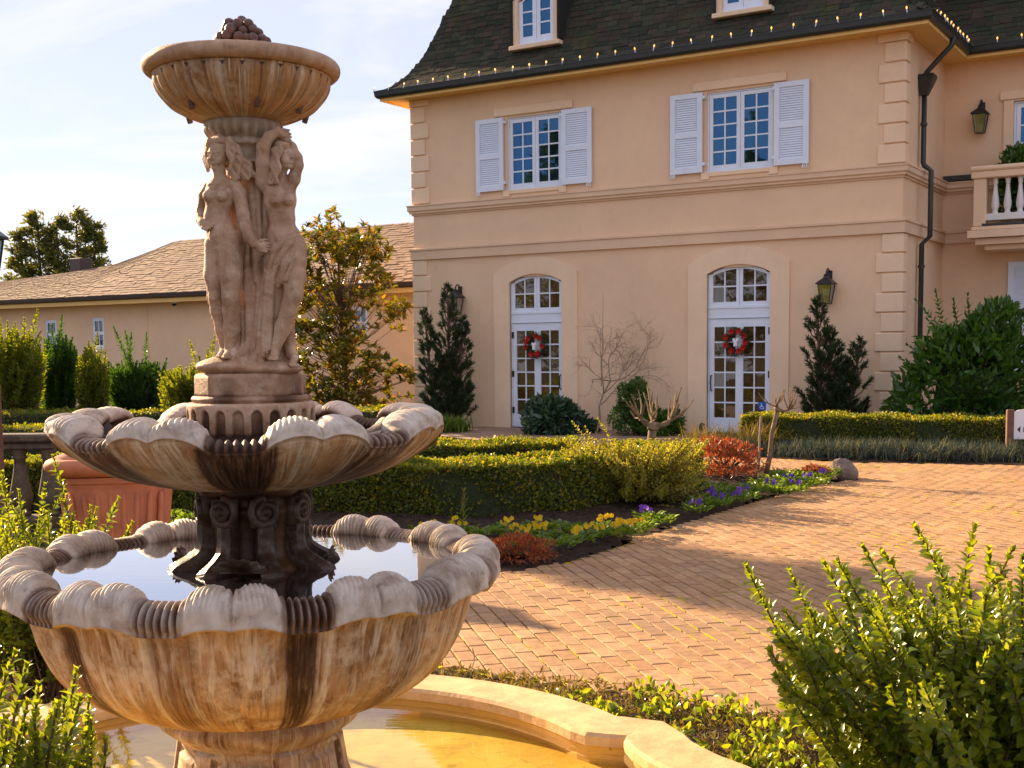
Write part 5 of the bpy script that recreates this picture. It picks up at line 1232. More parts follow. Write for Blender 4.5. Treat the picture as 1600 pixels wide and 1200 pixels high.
# ================================================================== PLANTS
def along(P, step):
    P = np.asarray(P, float); d = np.r_[0, np.cumsum(np.linalg.norm(np.diff(P, axis=0), axis=1))]; s = np.arange(0, d[-1], step)
    return np.c_[[np.interp(s, d, P[:, k]) for k in range(P.shape[1])]].T
def hedge(label, path, w, h, n, mat, loc=(0, 0, 0), leaf=(.042, .027), lab2=None, closed_ends=True, group=None, rough=.02, topn=1.6):
    """clipped hedge: rounded box swept along a path (ground line of its axis), skinned with leaves"""
    t = thing('hedge', label, 'hedge', (*path[0], 0), 0, group)
    P = smoothpath(path, 8)-np.array(path[0]); T = np.gradient(P, axis=0); T /= np.linalg.norm(T, axis=1)[:, None]; Nn = np.c_[-T[:, 1], T[:, 0]]
    c = .05; sec = [(-w/2, .0), (-w/2, h-c), (-w/2+c, h), (w/2-c, h), (w/2, h-c), (w/2, 0)]
    V = []
    for p, q in zip(P, Nn):
        for a, z in sec: V.append((*(p+q*a*.94), z*.965))
    m = len(sec); Fc = [(i*m+k, (i+1)*m+k, (i+1)*m+k+1, i*m+k+1) for i in range(len(P)-1) for k in range(m-1)]+[tuple(range(m))[::-1], tuple((len(P)-1)*m+k for k in range(m))]
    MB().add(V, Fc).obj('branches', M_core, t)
    L = np.r_[0, np.cumsum(np.linalg.norm(np.diff(P, axis=0), axis=1))]; tot = L[-1]
    per = np.array([h, w*topn, h]); s = rng.random(n)*tot; f = rng.choice(3, n, p=per/per.sum()); u = rng.random(n)
    a = np.where(f == 0, -w/2, np.where(f == 2, w/2, (u-.5)*w)); z = np.where(f == 1, h, u*h)
    no = np.stack([np.where(f == 0, -1., np.where(f == 2, 1., 0)), np.zeros(n), (f == 1)*1.], 1)
    ne = int(n*.0+ (w*h*2)/(tot*per.sum())*n); s = np.r_[s, np.where(np.arange(ne) % 2 == 0, 0, tot)]; a = np.r_[a, (rng.random(ne)-.5)*w]; z = np.r_[z, rng.random(ne)*h]
    no = np.r_[no, np.c_[np.zeros(ne), np.where(np.arange(ne) % 2 == 0, -1., 1.), np.zeros(ne)]]; n = len(s)
    B = np.c_[np.interp(s, L, P[:, 0]), np.interp(s, L, P[:, 1])]; Q = np.c_[np.interp(s, L, Nn[:, 0]), np.interp(s, L, Nn[:, 1])]; Q /= np.linalg.norm(Q, axis=1)[:, None]
    Tt = np.c_[Q[:, 1], -Q[:, 0]]
    pos = np.c_[B+Q*a[:, None], z]; nrm = np.c_[Q*no[:, :1]+Tt*no[:, 1:2], no[:, 2]]
    lump = rough*(np.sin(s*7+z*9)+np.sin(s*3.1+a*11)+rng.normal(0, .8, n)); pos += nrm*lump[:, None]
    pos[:, 2] = np.maximum(pos[:, 2], .02)
    ax = nrm*.45+rdir(n)+np.array([0, 0, .30]); ln = leaf[0]*rng.uniform(.6, 1.3, n)
    leafobj('foliage', *leaves(pos-nrm*leaf[0]*.4, ax, nrm*.9+rdir(n), ln, ln*leaf[1]/leaf[0]), mat, t); return t
hedge('long clipped box hedge in mid garden with its shaded face behind the flowers', [(-5.2, 12.95), (-3, 12.75), (-1.7, 12.55), (-.5, 12.12), (.35, 12.35), (1.0, 13.2), (1.85, 14.2)], .78, .50, 80000, L_hedge)
hedge('inner clipped box hedge behind the long middle hedge, in front of the left glass door', [(-5, 15.4), (-2.5, 15.1), (-1.0, 14.9), (.1, 14.95), (.75, 14.85)], .75, .49, 38000, L_hedge)
hedge('clipped hedge along the far edge of the brick drive below the large laurel', [(3.75, 19.75), (4.6, 19.4), (5.6, 18.85), (7.2, 18.0), (9.5, 16.9), (12, 15.5)], .85, .54, 64000, L_hedge, leaf=(.04, .026))
hedge('clipped hedge in front of the low wing, farther back of the two on the left', [(-14, 22.8), (-8, 22.6), (-5, 22.5), (-2.4, 22.2)], .8, .56, 15000, L_hedge, leaf=(.045, .03))
hedge('clipped hedge on the far left between the stone balustrade and the wing hedge', [(-14, 18.9), (-10, 18.7), (-6.2, 18.6)], .8, .52, 9000, L_hedge, leaf=(.045, .03))
def shell_pts(n, r, seed=0, inner=.55, lump=.18, k=7):
    """points through the outer volume of a lumpy ellipsoid, with outward normals"""
    q = np.random.default_rng(seed); d = rdir(n, q); d[:, 2] = np.where(d[:, 2] < -.75, -d[:, 2], d[:, 2])
    lob = rdir(k, q); lo = np.max(np.clip(d@lob.T, 0, 1)**6, axis=1)
    rad = (1-lump+lump*1.6*lo)*(inner+(1-inner)*q.random(n)**.45)
    return d*rad[:, None]*np.array(r), d
def bush(name, label, cat, loc, r, n, mat, leaf, seed=0, fine=0, up=.4, stems=6, group=None, lump=.25, core=.72, k=9, stemmat=None, lift=.0):
    t = thing(name, label, cat, loc, 0, group); r = np.array(r)
    p, d = shell_pts(n, r, seed, .6, lump, k); p[:, 2] += r[2]*.80+lift; p[:, 2] = np.maximum(p[:, 2], .03)
    q = np.random.default_rng(seed+5); ln = leaf[0]*q.uniform(.6, 1.25, n)
    leafobj('foliage', *leaves(p, d*.8+rdir(n, q)*.9+np.array([0, 0, up]), rdir(n, q), ln, ln*leaf[1]/leaf[0], fine), mat, t)
    if core:
        V, Fc = blob(sub=3, amp=.25, seed=seed); V = V*r*core; V[:, 2] += r[2]*.72+lift; V[:, 2] = np.maximum(V[:, 2], .0); link('inner_core', nmesh('inner_core', V, Fc, M_core), t)
    mb = MB()
    for i in range(stems):
        a = q.random()*6.28; e = q.uniform(.25, .8); tip = np.array([cos(a)*r[0]*e, sin(a)*r[1]*e, r[2]*(1.2+.5*q.random())+lift])
        mb.tube([(0, 0, -.03), tip*np.array([.25, .25, .45]), tip], [.022, .016, .005], 5)
    mb.obj('stems', stemmat or M_bark, t); return t
def shoots(base, tips, step, L, Wd, seed=0, per=2, angle=.9, r0=.4, bend=.12, startf=.12, taper=.45, jitter=.15):
    """leafy shoots: leaves set in pairs up each stem. returns leaf arrays and stem polylines"""
    q = np.random.default_rng(seed); P = []; A = []; N = []; LL = []; st = []
    for tip in tips:
        b = np.array(base if np.ndim(base) == 1 else base[q.integers(len(base))], float)+q.normal(0, .02, 3)*np.array([1, 1, 0]); tip = np.array(tip, float); d = tip-b; ln = np.linalg.norm(d)
        side = q.normal(size=3); side -= d*(side@d)/(ln*ln); mid = b+d*.5+side*bend*ln*.5+np.array([0, 0, -bend*ln*.3*(abs(d[0])+abs(d[1]))/(ln+1e-6)])
        tt = np.linspace(0, 1, 9)[:, None]; pl = (1-tt)**2*b+2*tt*(1-tt)*mid+tt*tt*tip; st.append(pl)
        pts = along(pl, step); m = len(pts); s0 = int(m*startf); ph = q.random()*6
        T = np.gradient(pts, axis=0) if m > 2 else np.tile(d/ln, (m, 1)); T /= np.linalg.norm(T, axis=1)[:, None]+1e-9
        for i in range(s0, m):
            f = i/max(m-1, 1); rel = (m-1-i)
            x = np.cross(T[i], [.3, .9, .2]); x /= np.linalg.norm(x); y = np.cross(T[i], x)
            for k in range(per):
                az = ph+i*(pi/2)+k*2*pi/per+q.normal(0, .25); o = x*cos(az)+y*sin(az); ang = angle*min(1, .35+rel*.10)+q.normal(0, jitter)
                P.append(pts[i]); A.append(T[i]*cos(ang)+o*sin(ang)); N.append(T[i]*sin(ang)-o*cos(ang)+q.normal(0, .2, 3)); LL.append(L*(taper+(1-taper)*min(1, rel/5+.25))*q.uniform(.75, 1.2))
        for k in range(3):
            az = k*2.1; o = x*cos(az)+y*sin(az); P.append(tip); A.append(T[-1]+o*.45); N.append(T[-1]*.4-o); LL.append(L*.6)
    P, A, N, LL = map(np.array, (P, A, N, LL)); return P, A, N, LL, st
def shootplant(name, label, cat, loc, base, tips, step, L, Wd, mat, seed=0, fine=1, big=0, group=None, stem=.006, **k):
    t = thing(name, label, cat, loc, 0, group); loc = np.array(loc, float)
    P, A, N, LL, st = shoots(base, tips, step, L, Wd, seed, **k); A = A/np.linalg.norm(A, axis=1)[:, None]
    keep = np.ones(len(P), bool)
    if big:
        # the leaves that show largest are leaves of their own
        px = np.array([to_px(p+loc) for p in P+A*L*.5]); ok = (px[:, 0] > 0) & (px[:, 0] < 1600) & (px[:, 1] > 0) & (px[:, 1] < 1200)
        idx = np.argsort(np.where(ok, px[:, 2]*1./LL*L, 1e9))[:big]
        V, Fc = leaves([[0, 0, 0]], [[1, 0, 0]], [[0, 0, 1]], 1., Wd/L, 1); lme = nmesh('leaf', V, Fc, mat, True)
        for i in idx:
            a = A[i]; b = np.cross(N[i], a); b /= np.linalg.norm(b)+1e-9; c = np.cross(a, b)
            o = link('leaf', lme, t); Mx = Matrix(((a[0], b[0], c[0]), (a[1], b[1], c[1]), (a[2], b[2], c[2]))).to_4x4()@Matrix.Scale(LL[i], 4); Mx.translation = Vector(P[i]); o.matrix_local = Mx
        keep[idx] = False
    leafobj('foliage', *leaves(P[keep], A[keep], N[keep], LL[keep], LL[keep]*Wd/L, fine), mat, t)
    mb = MB()
    for pl in st: mb.tube(pl, np.linspace(stem, stem*.4, len(pl)), 5)
    mb.obj('stems', M_bark, t); return t
# ---- foreground evergreen bushes
q = np.random.default_rng(21)
RBX = np.array([1.36, 3.45, 0.])
def tipat(px, py, Y): return D(px, py, Y)-RBX
tp = [tipat(x, y, Y) for x, y, Y in ((1168, 888, 3.25), (1236, 896, 3.3), (1290, 884, 3.35), (1312, 882, 3.25), (1350, 858, 3.5), (1432, 826, 3.4), (1522, 826, 3.6), (1470, 880, 3.5), (1382, 866, 3.55), (1545, 862, 3.4), (1580, 862, 3.5), (1598, 876, 3.3), (1205, 1020, 3.1), (1215, 1060, 3.05), (1230, 960, 3.2), (1500, 905, 3.3), (1640, 850, 3.5), (1700, 880, 3.4), (1425, 1090, 2.85), (1445, 1075, 2.8))]
for i in range(260):
    a = q.uniform(1215, 1720); yb = np.interp(a, [1215, 1300, 1430, 1600, 1720], [960, 925, 900, 905, 900]); tp.append(tipat(a, yb+abs(q.normal(0, 130))+10, q.uniform(2.95, 3.9)))
basesR = [np.array([x, y, 0.]) for x, y in ((-.2, .05), (0, 0), (.15, -.1), (.3, .1), (.05, .2), (-.1, -.15))]
shootplant('evergreen_shrub', 'large leafy evergreen shrub in the right foreground in front of the brick drive', 'shrub', RBX, np.array(basesR), tp, 
           .0125, .040, .0235, L_box, 3, 1, 300, bend=.10, startf=.30, angle=1.05, jitter=.3)
LBX = np.array([-.98, 2.28, 0.]); tp = []
for x, y, Y in ((22, 1025, 2.3), (118, 1052, 2.3), (60, 1075, 2.35), (8, 1060, 2.2), (165, 1160, 2.3), (100, 1100, 2.25), (40, 1045, 2.15), (142, 1130, 2.35), (-20, 1040, 2.3), (80, 1120, 2.1)): tp.append(D(x, y, Y)-LBX)
for i in range(70): tp.append(D(q.uniform(-60, 140), q.uniform(1085, 1230), q.uniform(2.05, 2.45))-LBX)
shootplant('evergreen_shrub', 'bright leafy evergreen shrub in the bottom left corner beside the pool', 'shrub', LBX, np.array([(-.1, 0, 0.), (.05, .05, 0), (-.2, -.1, 0)]), tp, .0125, .030, .0175, L_box, 4, 1, 150, startf=.35, angle=1.0, jitter=.25)
MBX = np.array([-2.25, 5.6, 0.]); tp = []
for x, y, Y in ((84, 716, 5.6), (4, 742, 5.4), (30, 770, 5.5), (22, 800, 5.7), (150, 798, 5.5), (184, 782, 5.5), (140, 815, 5.6), (205, 820, 5.5), (100, 770, 5.65), (62, 810, 5.5), (115, 805, 5.5), (45, 850, 5.3), (85, 842, 5.4), (200, 838, 5.5), (-20, 730, 5.5), (70, 760, 5.7), (120, 850, 5.4), (10, 850, 5.3)): tp.append(D(x, y, Y)-MBX)
for i in range(90): tp.append(D(q.uniform(-90, 150), q.uniform(790, 950), q.uniform(5.2, 5.9))-MBX)
shootplant('evergreen_shrub', 'tall shooted evergreen shrub in front of the terracotta planter on the left', 'shrub', MBX, np.array([(-.3, 0, 0.), (0, 0, 0), (.3, .05, 0), (.15, -.1, 0)]), tp, .017, .042, .025, L_box, 5, 1, 60, startf=.25, angle=1.0, jitter=.25)
# ---- tall shrubs in front of the wing
def upright(label, px0, px1, ytop, Y, n, mat, L, Wd, seed, step=.06, spread=.35, tops=(), per=3, name='tall_shrub', bottom=640, **k):
    q = np.random.default_rng(seed); xm = (px0+px1)/2; b = D(xm, 620, Y); b[2] = 0; tp = []
    for x, y in tops: tp.append(D(x, y, Y+q.uniform(-.2, .2))-b)
    for i in range(n):
        x = q.uniform(px0, px1); e = 1-abs((x-xm)/((px1-px0)/2))**3*.35*q.random()-.15*q.random(); y = bottom-(bottom-ytop)*e*q.uniform(.25, 1.0)**.8; tp.append(D(x, y, Y+q.uniform(-spread, spread)*1.2)-b)
    bw = (px1-px0)/F*Y*.28; bs = np.array([(q.uniform(-bw, bw), q.uniform(-.2, .2), 0.) for _ in range(5)])
    return shootplant(name, label, 'shrub', b, bs, tp, step, L, Wd, mat, seed, 0, stem=.012, per=per, startf=.12, **k)
upright('bright green photinia shrub on the far left in front of the low wing', -60, 70, 505, 24, 240, L_phot, .12, .06, 31, .05, .5, ((58, 487), (38, 500), (12, 505), (0, 500), (45, 520), (22, 520)))
upright('dark upright evergreen shrub between two bright shrubs, before the leftmost window of the wing', 62, 122, 520, 25.4, 260, L_dark, .11, .05, 32, .045, .4, ((97, 495), (80, 510), (105, 540), (112, 560)))
upright('slender bright green shrub in front of the second small window of the wing', 118, 170, 540, 24.5, 150, L_phot, .11, .055, 33, .05, .3, ((152, 522), (139, 536), (158, 545), (125, 560)))
upright('dark upright evergreen shrub with five leafy spires against the wing wall', 168, 262, 560, 25.6, 380, L_dark, .11, .05, 34, .045, .4, ((178, 512), (196, 520), (205, 522), (229, 522), (190, 540), (260, 562), (240, 570), (252, 590)))
upright('bright yellow green shrub behind the fountain at the left foot of the statues', 248, 345, 570, 23.6, 220, L_phot, .11, .06, 35, .05, .5, ((297, 535), (325, 548), (335, 528), (270, 590), (312, 560), (252, 610)))
b = D(165, 662, 19.8); b[2] = 0
bush('ball_shrub', 'small round clipped bush between the left hedges', 'shrub', b, (.44, .44, .36), 6000, L_hedge, (.05, .03), 41, lump=.06, core=.9)
b = D(604, 650, 23.5); b[2] = 0
bush('ball_shrub', 'low round clipped bush at the foot of the magnolia beside the house corner', 'shrub', b, (.55, .5, .33), 5000, L_hedge, (.05, .03), 42, lump=.08, core=.9)
# ---- magnolia
t = thing('magnolia_tree', 'young magnolia tree with bronze and green leaves between the statues and the house', 'tree', (*D(540, 640, 27.5)[:2], 0))
b = np.array(t.location); P, A, N, LL = [], [], [], []; mb = MB(); q = np.random.default_rng(51)
mb.tube([(0, 0, -.05), (.03, 0, 1.2), (-.08, 0, 2.4), (-.1, 0, 3.7)], [.055, .045, .03, .012], 7)
cl = [(505, 375), (560, 372), (530, 390), (480, 385), (575, 400), (495, 415), (545, 420), (590, 440), (470, 430), (520, 450), (560, 460), (600, 472), (612, 496), (490, 475), (475, 500), (530, 490), (555, 510), (500, 520), (465, 540), (515, 545), (545, 550), (480, 570), (510, 590), (560, 575), (590, 590), (620, 580), (635, 598), (540, 605), (465, 605), (490, 615), (515, 630), (480, 640), (560, 610), (575, 560), (452, 470), (455, 400), (590, 405), (540, 370), (498, 362), (575, 378), (450, 520), (452, 580), (535, 580), (525, 615), (600, 605)]
for x, y in cl:
    for rep in range(5):
        c = D(x+q.normal(0, 13), y+q.normal(0, 13), 27.5+q.uniform(-.75, .75))-b; a0 = np.array([-.05+.03*q.normal(), 0, max(.5, c[2]*.62)])
        mb.tube([a0, (a0+c)/2+np.array([0, 0, -.06]), c], [.010, .007, .004], 4)
        for cc in range(4):
            c2 = c+q.normal(0, .13, 3); up = np.array([c2[0]*.4, c2[1]*.3, .9])+q.normal(0, .35, 3); up /= np.linalg.norm(up); x_ = np.cross(up, [.1, 1, .2]); x_ /= np.linalg.norm(x_); y_ = np.cross(up, x_)
            for k in range(9):
                az = k*2*pi/9+q.random(); an = q.uniform(.6, 1.5); o = x_*cos(az)+y_*sin(az); P.append(c2-up*q.uniform(0, .09)); A.append(up*cos(an)+o*sin(an)); N.append(up*sin(an)-o*cos(an)+q.normal(0, .2, 3)); LL.append(q.uniform(.12, .20))
LL = np.array(LL); leafobj('crown', *leaves(P, A, N, LL, LL*.42, 1), L_mag, t); mb.obj('trunk', M_bark, t)
# ---- pines by the doors
def pine(label, s, y, h, w, tops, seed):
    t = thing('pine_shrub', label, 'shrub', HW(s, y, 0)); q = np.random.default_rng(seed); P, A, LL = [], [], []; mb = MB()
    for (dx_, hh, ww) in tops:
        mb.tube([(dx_*.4, 0, -.03), (dx_*.8, 0, hh*.5), (dx_, 0, hh)], [.05, .03, .01], 6)
        nb = int(hh*34)
        for i in range(nb):
            z = hh*(.06+.94*(i+q.random())/nb); rad = ww*(1-(z/hh)**2.2)*q.uniform(.55, 1.0)+.05; az = q.random()*6.28
            b0 = np.array([dx_*(.4+.6*z/hh), 0, max(z-rad*.5, .05)]); tp = b0+np.array([cos(az)*rad, sin(az)*rad*.8, rad*.75+.10]); pl = np.array([b0, (b0+tp)/2+np.array([0, 0, -.05]), tp]); mb.tube(pl, [.012, .009, .005], 4)
            pts = along(np.array([pl[0]*.45+pl[2]*.55, pl[2]]), .014); T = (pl[2]-pl[0]); T /= np.linalg.norm(T)
            for p_ in pts:
                m = 5; o = rdir(m, q); P += [p_]*m; A += list(T*.9+o*.75); LL += list(q.uniform(.07, .12, m))
    LL = np.array(LL); leafobj('needles', *leaves(P, A, rdir(len(P), q), LL, .016), L_pine, t); mb.obj('trunk', M_bark, t); return t
pine('tall dark pine shrub at the left corner of the house hiding part of a lantern', 1.52, -.95, 2.9, .5, ((-.0, 2.85, .42), (-.48, 2.35, .33), (.30, 2.2, .36), (.05, 1.5, .55)), 61)
pine('broad dark pine shrub under the lantern to the right of the doors', 9.42, -.9, 2.5, .6, ((-.22, 2.35, .42), (.02, 1.75, .5), (.52, 1.65, .40), (.3, 1.2, .55)), 62)
# ---- large laurel by the right corner
lb = HW(11.75, -.95, 0); t = bush('laurel_bush', 'large glossy green laurel bush beside the drainpipe at the right corner of the house', 'shrub', lb, (1.12, .85, 1.22), 5600, L_dark, (.17, .068), 72, 1, .55, stems=9, core=.55, lump=.5, k=22, lift=-.12)
q = np.random.default_rng(71); tp = []
for x, y in ((1432, 470), (1450, 500), (1462, 456), (1512, 462), (1560, 482), (1592, 490), (1540, 475), (1420, 540), (1408, 600), (1408, 560), (1490, 470), (1575, 490)): tp.append(D(x, y, lb[1]+q.uniform(-.4, .4))-lb)
P, A, N, LL, st = shoots(np.array([(-.4, 0, .8), (0, .1, 1.), (.4, 0, 1.)]), tp, (.070), .12, .05, 72, 3, 1.0); leafobj('top_shoots', *leaves(P, A, N, LL, LL*.4, 1), L_dark, t)
bush('rhododendron', 'dark blue green broad leaved bush covering the foot of the left glass door', 'shrub', HW(4.25, -1.25, 0), (.64, .5, .34), 2300, L_blue, (.20, .065), 81, 1, .0, core=.6, lump=.45, k=12)
bush('round_evergreen', 'round dark evergreen bush behind the pollarded tree between the two doors', 'shrub', HW(5.75, -1.0, 0), (.42, .4, .52), 3800, L_dark, (.08, .028), 82, lump=.45, k=12, core=.6)
bush('round_evergreen', 'low dark green bush left of the right glass door', 'shrub', HW(6.25, -.95, 0), (.44, .35, .26), 2400, L_dark, (.09, .04), 83, lump=.4, k=10, core=.6)
bush('low_shrub', 'low green shrub at the foot of the right corner quoins', 'shrub', HW(10.0, -1.1, 0), (.45, .35, .22), 1600, L_dark, (.07, .04), 84)
bush('low_shrub', 'pale leafy low shrub in front of the large laurel', 'shrub', HW(11.2, -2.3, 0), (.6, .35, .27), 2200, L_phot, (.07, .04), 85)
# green grass tuft under the left pine
def tuft(name, label, cat, loc, n, h, spread, mat, seed, group=None, droop=.5, wd=.008):
    q = np.random.default_rng(seed); t = thing(name, label, cat, loc, 0, group)
    leafobj('blades', *blades(n, h, spread, q, droop, wd), mat, t); return t
def blades(n, h, spread, q, droop=.5, wd=.008):
    b = np.c_[q.normal(0, spread*.35, (n, 2)), np.zeros(n)]; az = q.random(n)*6.28; ln = h*q.uniform(.6, 1.15, n); lean = q.uniform(.2, 1.25, n)
    o = np.c_[np.cos(az), np.sin(az), np.zeros(n)]; V = []; up = np.array([0, 0, 1.])
    sd = np.c_[-np.sin(az), np.cos(az), np.zeros(n)]*wd
    for f, w in ((0, 1), (.4, .9), (.75, .6), (1, .08)):
        c = b+o*(ln*lean*(f**1.6)*.9)[:, None]+up*(ln*(f-droop*lean*f**2.5))[:, None]; V += [c-sd*w, c+sd*w]
    V = np.stack(V, 1).reshape(-1, 3); k = np.arange(n)[:, None]*8
    Fc = np.concatenate([k+np.array([[0, 1, 3, 2]]), k+np.array([[2, 3, 5, 4]]), k+np.array([[4, 5, 7, 6]])], 1).reshape(-1, 4); return V, Fc
tuft('grass_tuft', 'bright green grassy tuft at the foot of the tall left pine', 'grass', HW(1.9, -1.7, 0), 900, .42, .6, L_pans, 91, droop=.6, wd=.012)
# blue fescue along the far hedge
q = np.random.default_rng(95); fv = [nmesh('blades', *blades(900, .33, .42, np.random.default_rng(200+i), .75, .0036), L_fesc) for i in range(4)]
line = along(np.array([(3.35, 18.75), (4.75, 17.75), (6.9, 16.95), (9.4, 15.85)]), .36)
for i, p in enumerate(line):
    for row in (0, 1):
        t = thing('fescue_clump', 'blue grey fescue clump in the row between the brick drive and the far hedge', 'grass', (p[0]+q.normal(0, .05)+row*.16, p[1]+q.normal(0, .05)+row*.30, .0), q.random()*6, 'blue fescue clumps along the far hedge')
        o = link('blades', fv[q.integers(4)], t, None, None, q.uniform(.8, 1.2)); o['kind'] = 'stuff'
for i in range(5):
    p = np.array([3.3, 19.2])+q.normal(0, .22, 2); t = thing('dry_grass_clump', 'straw coloured grass clump at the left end of the far hedge', 'grass', (*p, 0), q.random()*6, 'dry grass clumps at the hedge end'); o = link('blades', nmesh('blades', *blades(260, .55, .4, q, .5, .006), L_dry), t); o['kind'] = 'stuff'
# golden abelia and red-brown shrub in the bed
GB = np.array([1.22, 12.75, 0.]); tp = []; q = np.random.default_rng(101)
for x, y in ((895, 660), (915, 668), (935, 655), (880, 700), (975, 690), (1040, 700), (1012, 696), (1060, 682), (950, 680), (905, 700), (890, 720), (1085, 700), (1095, 740)): tp.append(D(x, y, 12.7+q.uniform(-.3, .3))-GB)
for i in range(420): tp.append(D(q.uniform(878, 1108), np.clip(q.normal(728, 30), 688, 792), q.uniform(12.1, 13.3))-GB)
shootplant('golden_shrub', 'loose golden green shrub with bare stems showing, in the bed before the long hedge', 'shrub', GB, np.array([(-.15, 0, 0.), (.1, 0, 0), (.3, .1, 0), (0, .15, 0)]), tp, .026, .046, .032, L_gold, 102, 0, stem=.006, startf=.42, angle=1.1)
bush('red_shrub', 'russet leaved low shrub behind the leaning pollard in the bed', 'shrub', (2.62, 15.1, 0), (.46, .44, .25), 2100, L_red, (.065, .02), 103, core=0, lump=.6, k=16, stems=14)
bush('red_shrub', 'small russet sedum mound at the near tip of the flower bed', 'plant', (.0, 9.25, .02), (.30, .26, .09), 1500, L_red, (.045, .014), 104, core=.45, stems=3, lump=.5, k=12)
bush('red_shrub', 'low reddish plant trailing beside the round rock', 'plant', (3.62, 14.75, .02), (.22, .2, .09), 700, L_red, (.04, .016), 105, core=.6, stems=3)
# bare tree before the wall
def bare_tree(name, label, loc, h, seed, mat, depth=4, spread=.6, r=.035, cat='tree'):
    t = thing(name, label, cat, loc); q = np.random.default_rng(seed); tr = MB(); tw = MB()
    def grow(p, d, L, r, lv):
        pts = [p]; dd = d/np.linalg.norm(d)
        for i in range(4): dd = dd+q.normal(0, .16, 3)+np.array([0, 0, .04-(.09 if lv > 2 else 0)]); dd /= np.linalg.norm(dd); pts.append(pts[-1]+dd*L/4)
        (tr if lv < 1 else tw).tube(pts, np.linspace(r, r*.6, 5), 5 if lv < 2 else 4)
        if lv < depth:
            for k in range(q.integers(3, 5) if lv else 6):
                f = q.integers(2, 5); nd = dd+q.normal(0, spread, 3); nd[2] = nd[2]*.8+.15; grow(pts[f], nd, L*q.uniform(.5, .8), r*.55, lv+1)
    grow(np.zeros(3), np.array([.05, 0, 1.]), h*.42, r, 0); tr.obj('trunk', M_palebark, t); tw.obj('branches', M_palebark, t); return t
t = bare_tree('bare_tree', 'small leafless tree with fine pale twigs between the two arched doors', HW(4.95, -1.0, 0), 2.55, 113, M_palebark, 5, .62, .025)
MB().tube([(.1, 0, .9), (.13, .02, 1.8), (.14, .0, 2.65)], [.012, .008, .003], 5).obj('leader', M_palebark, t)
# pollards and stake
def pollard(label, base, head_, seed, r=.055, nstub=8, L=.36, arms=((0, 0, 0),)):
    t = thing('pollard_tree', label, 'tree', base); q = np.random.default_rng(seed); h = np.array(head_)-np.array(base)
    MB().tube([(0, 0, -.04), h*.3+np.array([.015, 0, 0]), h*.65+np.array([-.012, .01, 0]), h], [r*1.1, r*.9, r*.8, r*.95], 9).obj('trunk', M_pollard, t, True)
    V, Fc = blob(sub=2, amp=.35, seed=seed); V = V*r*1.15+h; link('burr', nmesh('burr', V, Fc, M_pollard, True), t)
    mb = MB()
    for a in arms:
        a = np.array(a, float); e = h+a
        if np.linalg.norm(a) > .05: mb.tube([h, h+a*.5+np.array([0, 0, -.02]), e], [r*.75, r*.6, r*.6], 7)
        for k in range(nstub+3):
            d = q.normal(0, .5, 3)+np.array([a[0]*1.2, a[1], .75]); d /= np.linalg.norm(d); l = L*q.uniform(.4, 1.1); m = e+d*l*.5+q.normal(0, .035, 3); mb.tube([e, m, m+(d+np.array([0, 0, .5]))*l*.45], [r*.26, r*.2, r*.13], 5)
    mb.obj('branches', M_pollard, t); return t
pollard('gnarled pollarded tree with two knobbly arms rising out of the golden shrub', (1.66, 15.0, 0), (1.72, 15.0, .66), 121, .058, 7, .36, ((-.15, 0, .10), (.20, 0, .06), (0, .05, .05)))
pollard('slim leaning pollarded tree beside a thin stake', (3.12, 15.2, 0), D(1215, 640, 15.1), 122, .034, 7, .24, ((-.03, 0, .04), (.13, 0, .0)))
t = thing('plant_stake', 'thin upright wooden stake just left of the leaning pollard', 'stake', (3.02, 15.05, 0)); MB().tube([(0, 0, -.1), (.005, 0, .5), (.02, 0, .77)], .014, 7).obj('rod', M_palebark, t)
V, Fc = blob(sub=3, amp=.16, sx=.165, sy=.15, sz=.16, seed=9)
tag(link('rock', nmesh('rock', V, Fc, M_rock), None, (4.04, 15.0, .07), (0, .25, .3)), 'round brown rock at the tip of the bed where the drive bends', 'rock')
# pansies
def pansy_mesh(seed, col, nf):
    q = np.random.default_rng(seed); n = 90; az = q.random(n)*6.28; rr = .11*np.sqrt(q.random(n)); P = np.c_[rr*np.cos(az), rr*np.sin(az), .015+.05*q.random(n)]
    A = np.c_[np.cos(az), np.sin(az), .4+q.random(n)*.6]; ln = q.uniform(.03, .06, n); lm = nmesh('leaves', *leaves(P, A, np.tile([0, 0, 1.], (n, 1))+q.normal(0, .3, (n, 3)), ln, ln*.6), L_pans)
    fl = []
    for k in range(nf):
        a = q.random()*6.28; r_ = .09*sqrt(q.random()); c = np.array([r_*cos(a), r_*sin(a), .09+.04*q.random()]); f = np.array([q.normal(0, .5), -1, q.uniform(.1, .7)]); f /= np.linalg.norm(f); x = np.cross(f, [0, 0, 1]); x /= np.linalg.norm(x); y = np.cross(x, f); m = 5; b = np.arange(m)*2*pi/m+.3
        fl.append(leaves(np.repeat(c[None], m, 0), x*np.cos(b)[:, None]+y*np.sin(b)[:, None]+f*.15, np.repeat(f[None], m, 0), .019, .021, 1, .05, .0))
    return lm, [nmesh('flower', *x, col) for x in fl]
PY_ = [pansy_mesh(300+i, P_yel, 8) for i in range(3)]; PP_ = [pansy_mesh(310+i, P_pur, 6) for i in range(3)]; PG_ = [pansy_mesh(320+i, P_yel, 0) for i in range(3)]
def pansy(px, py, kind, label, group, sc=1.):
    p = G(px, py, .03); t = thing('pansy_plant', label, 'flower', (p[0], p[1], .035), random.uniform(-.6, .6), group); lm, fl = kind[random.randrange(3)]
    o = link('leaves', lm, t, None, None, sc*random.uniform(1., 1.3)); o['kind'] = 'stuff'
    for f in fl: link('flower', f, t, None, None, sc*random.uniform(1.0, 1.25))
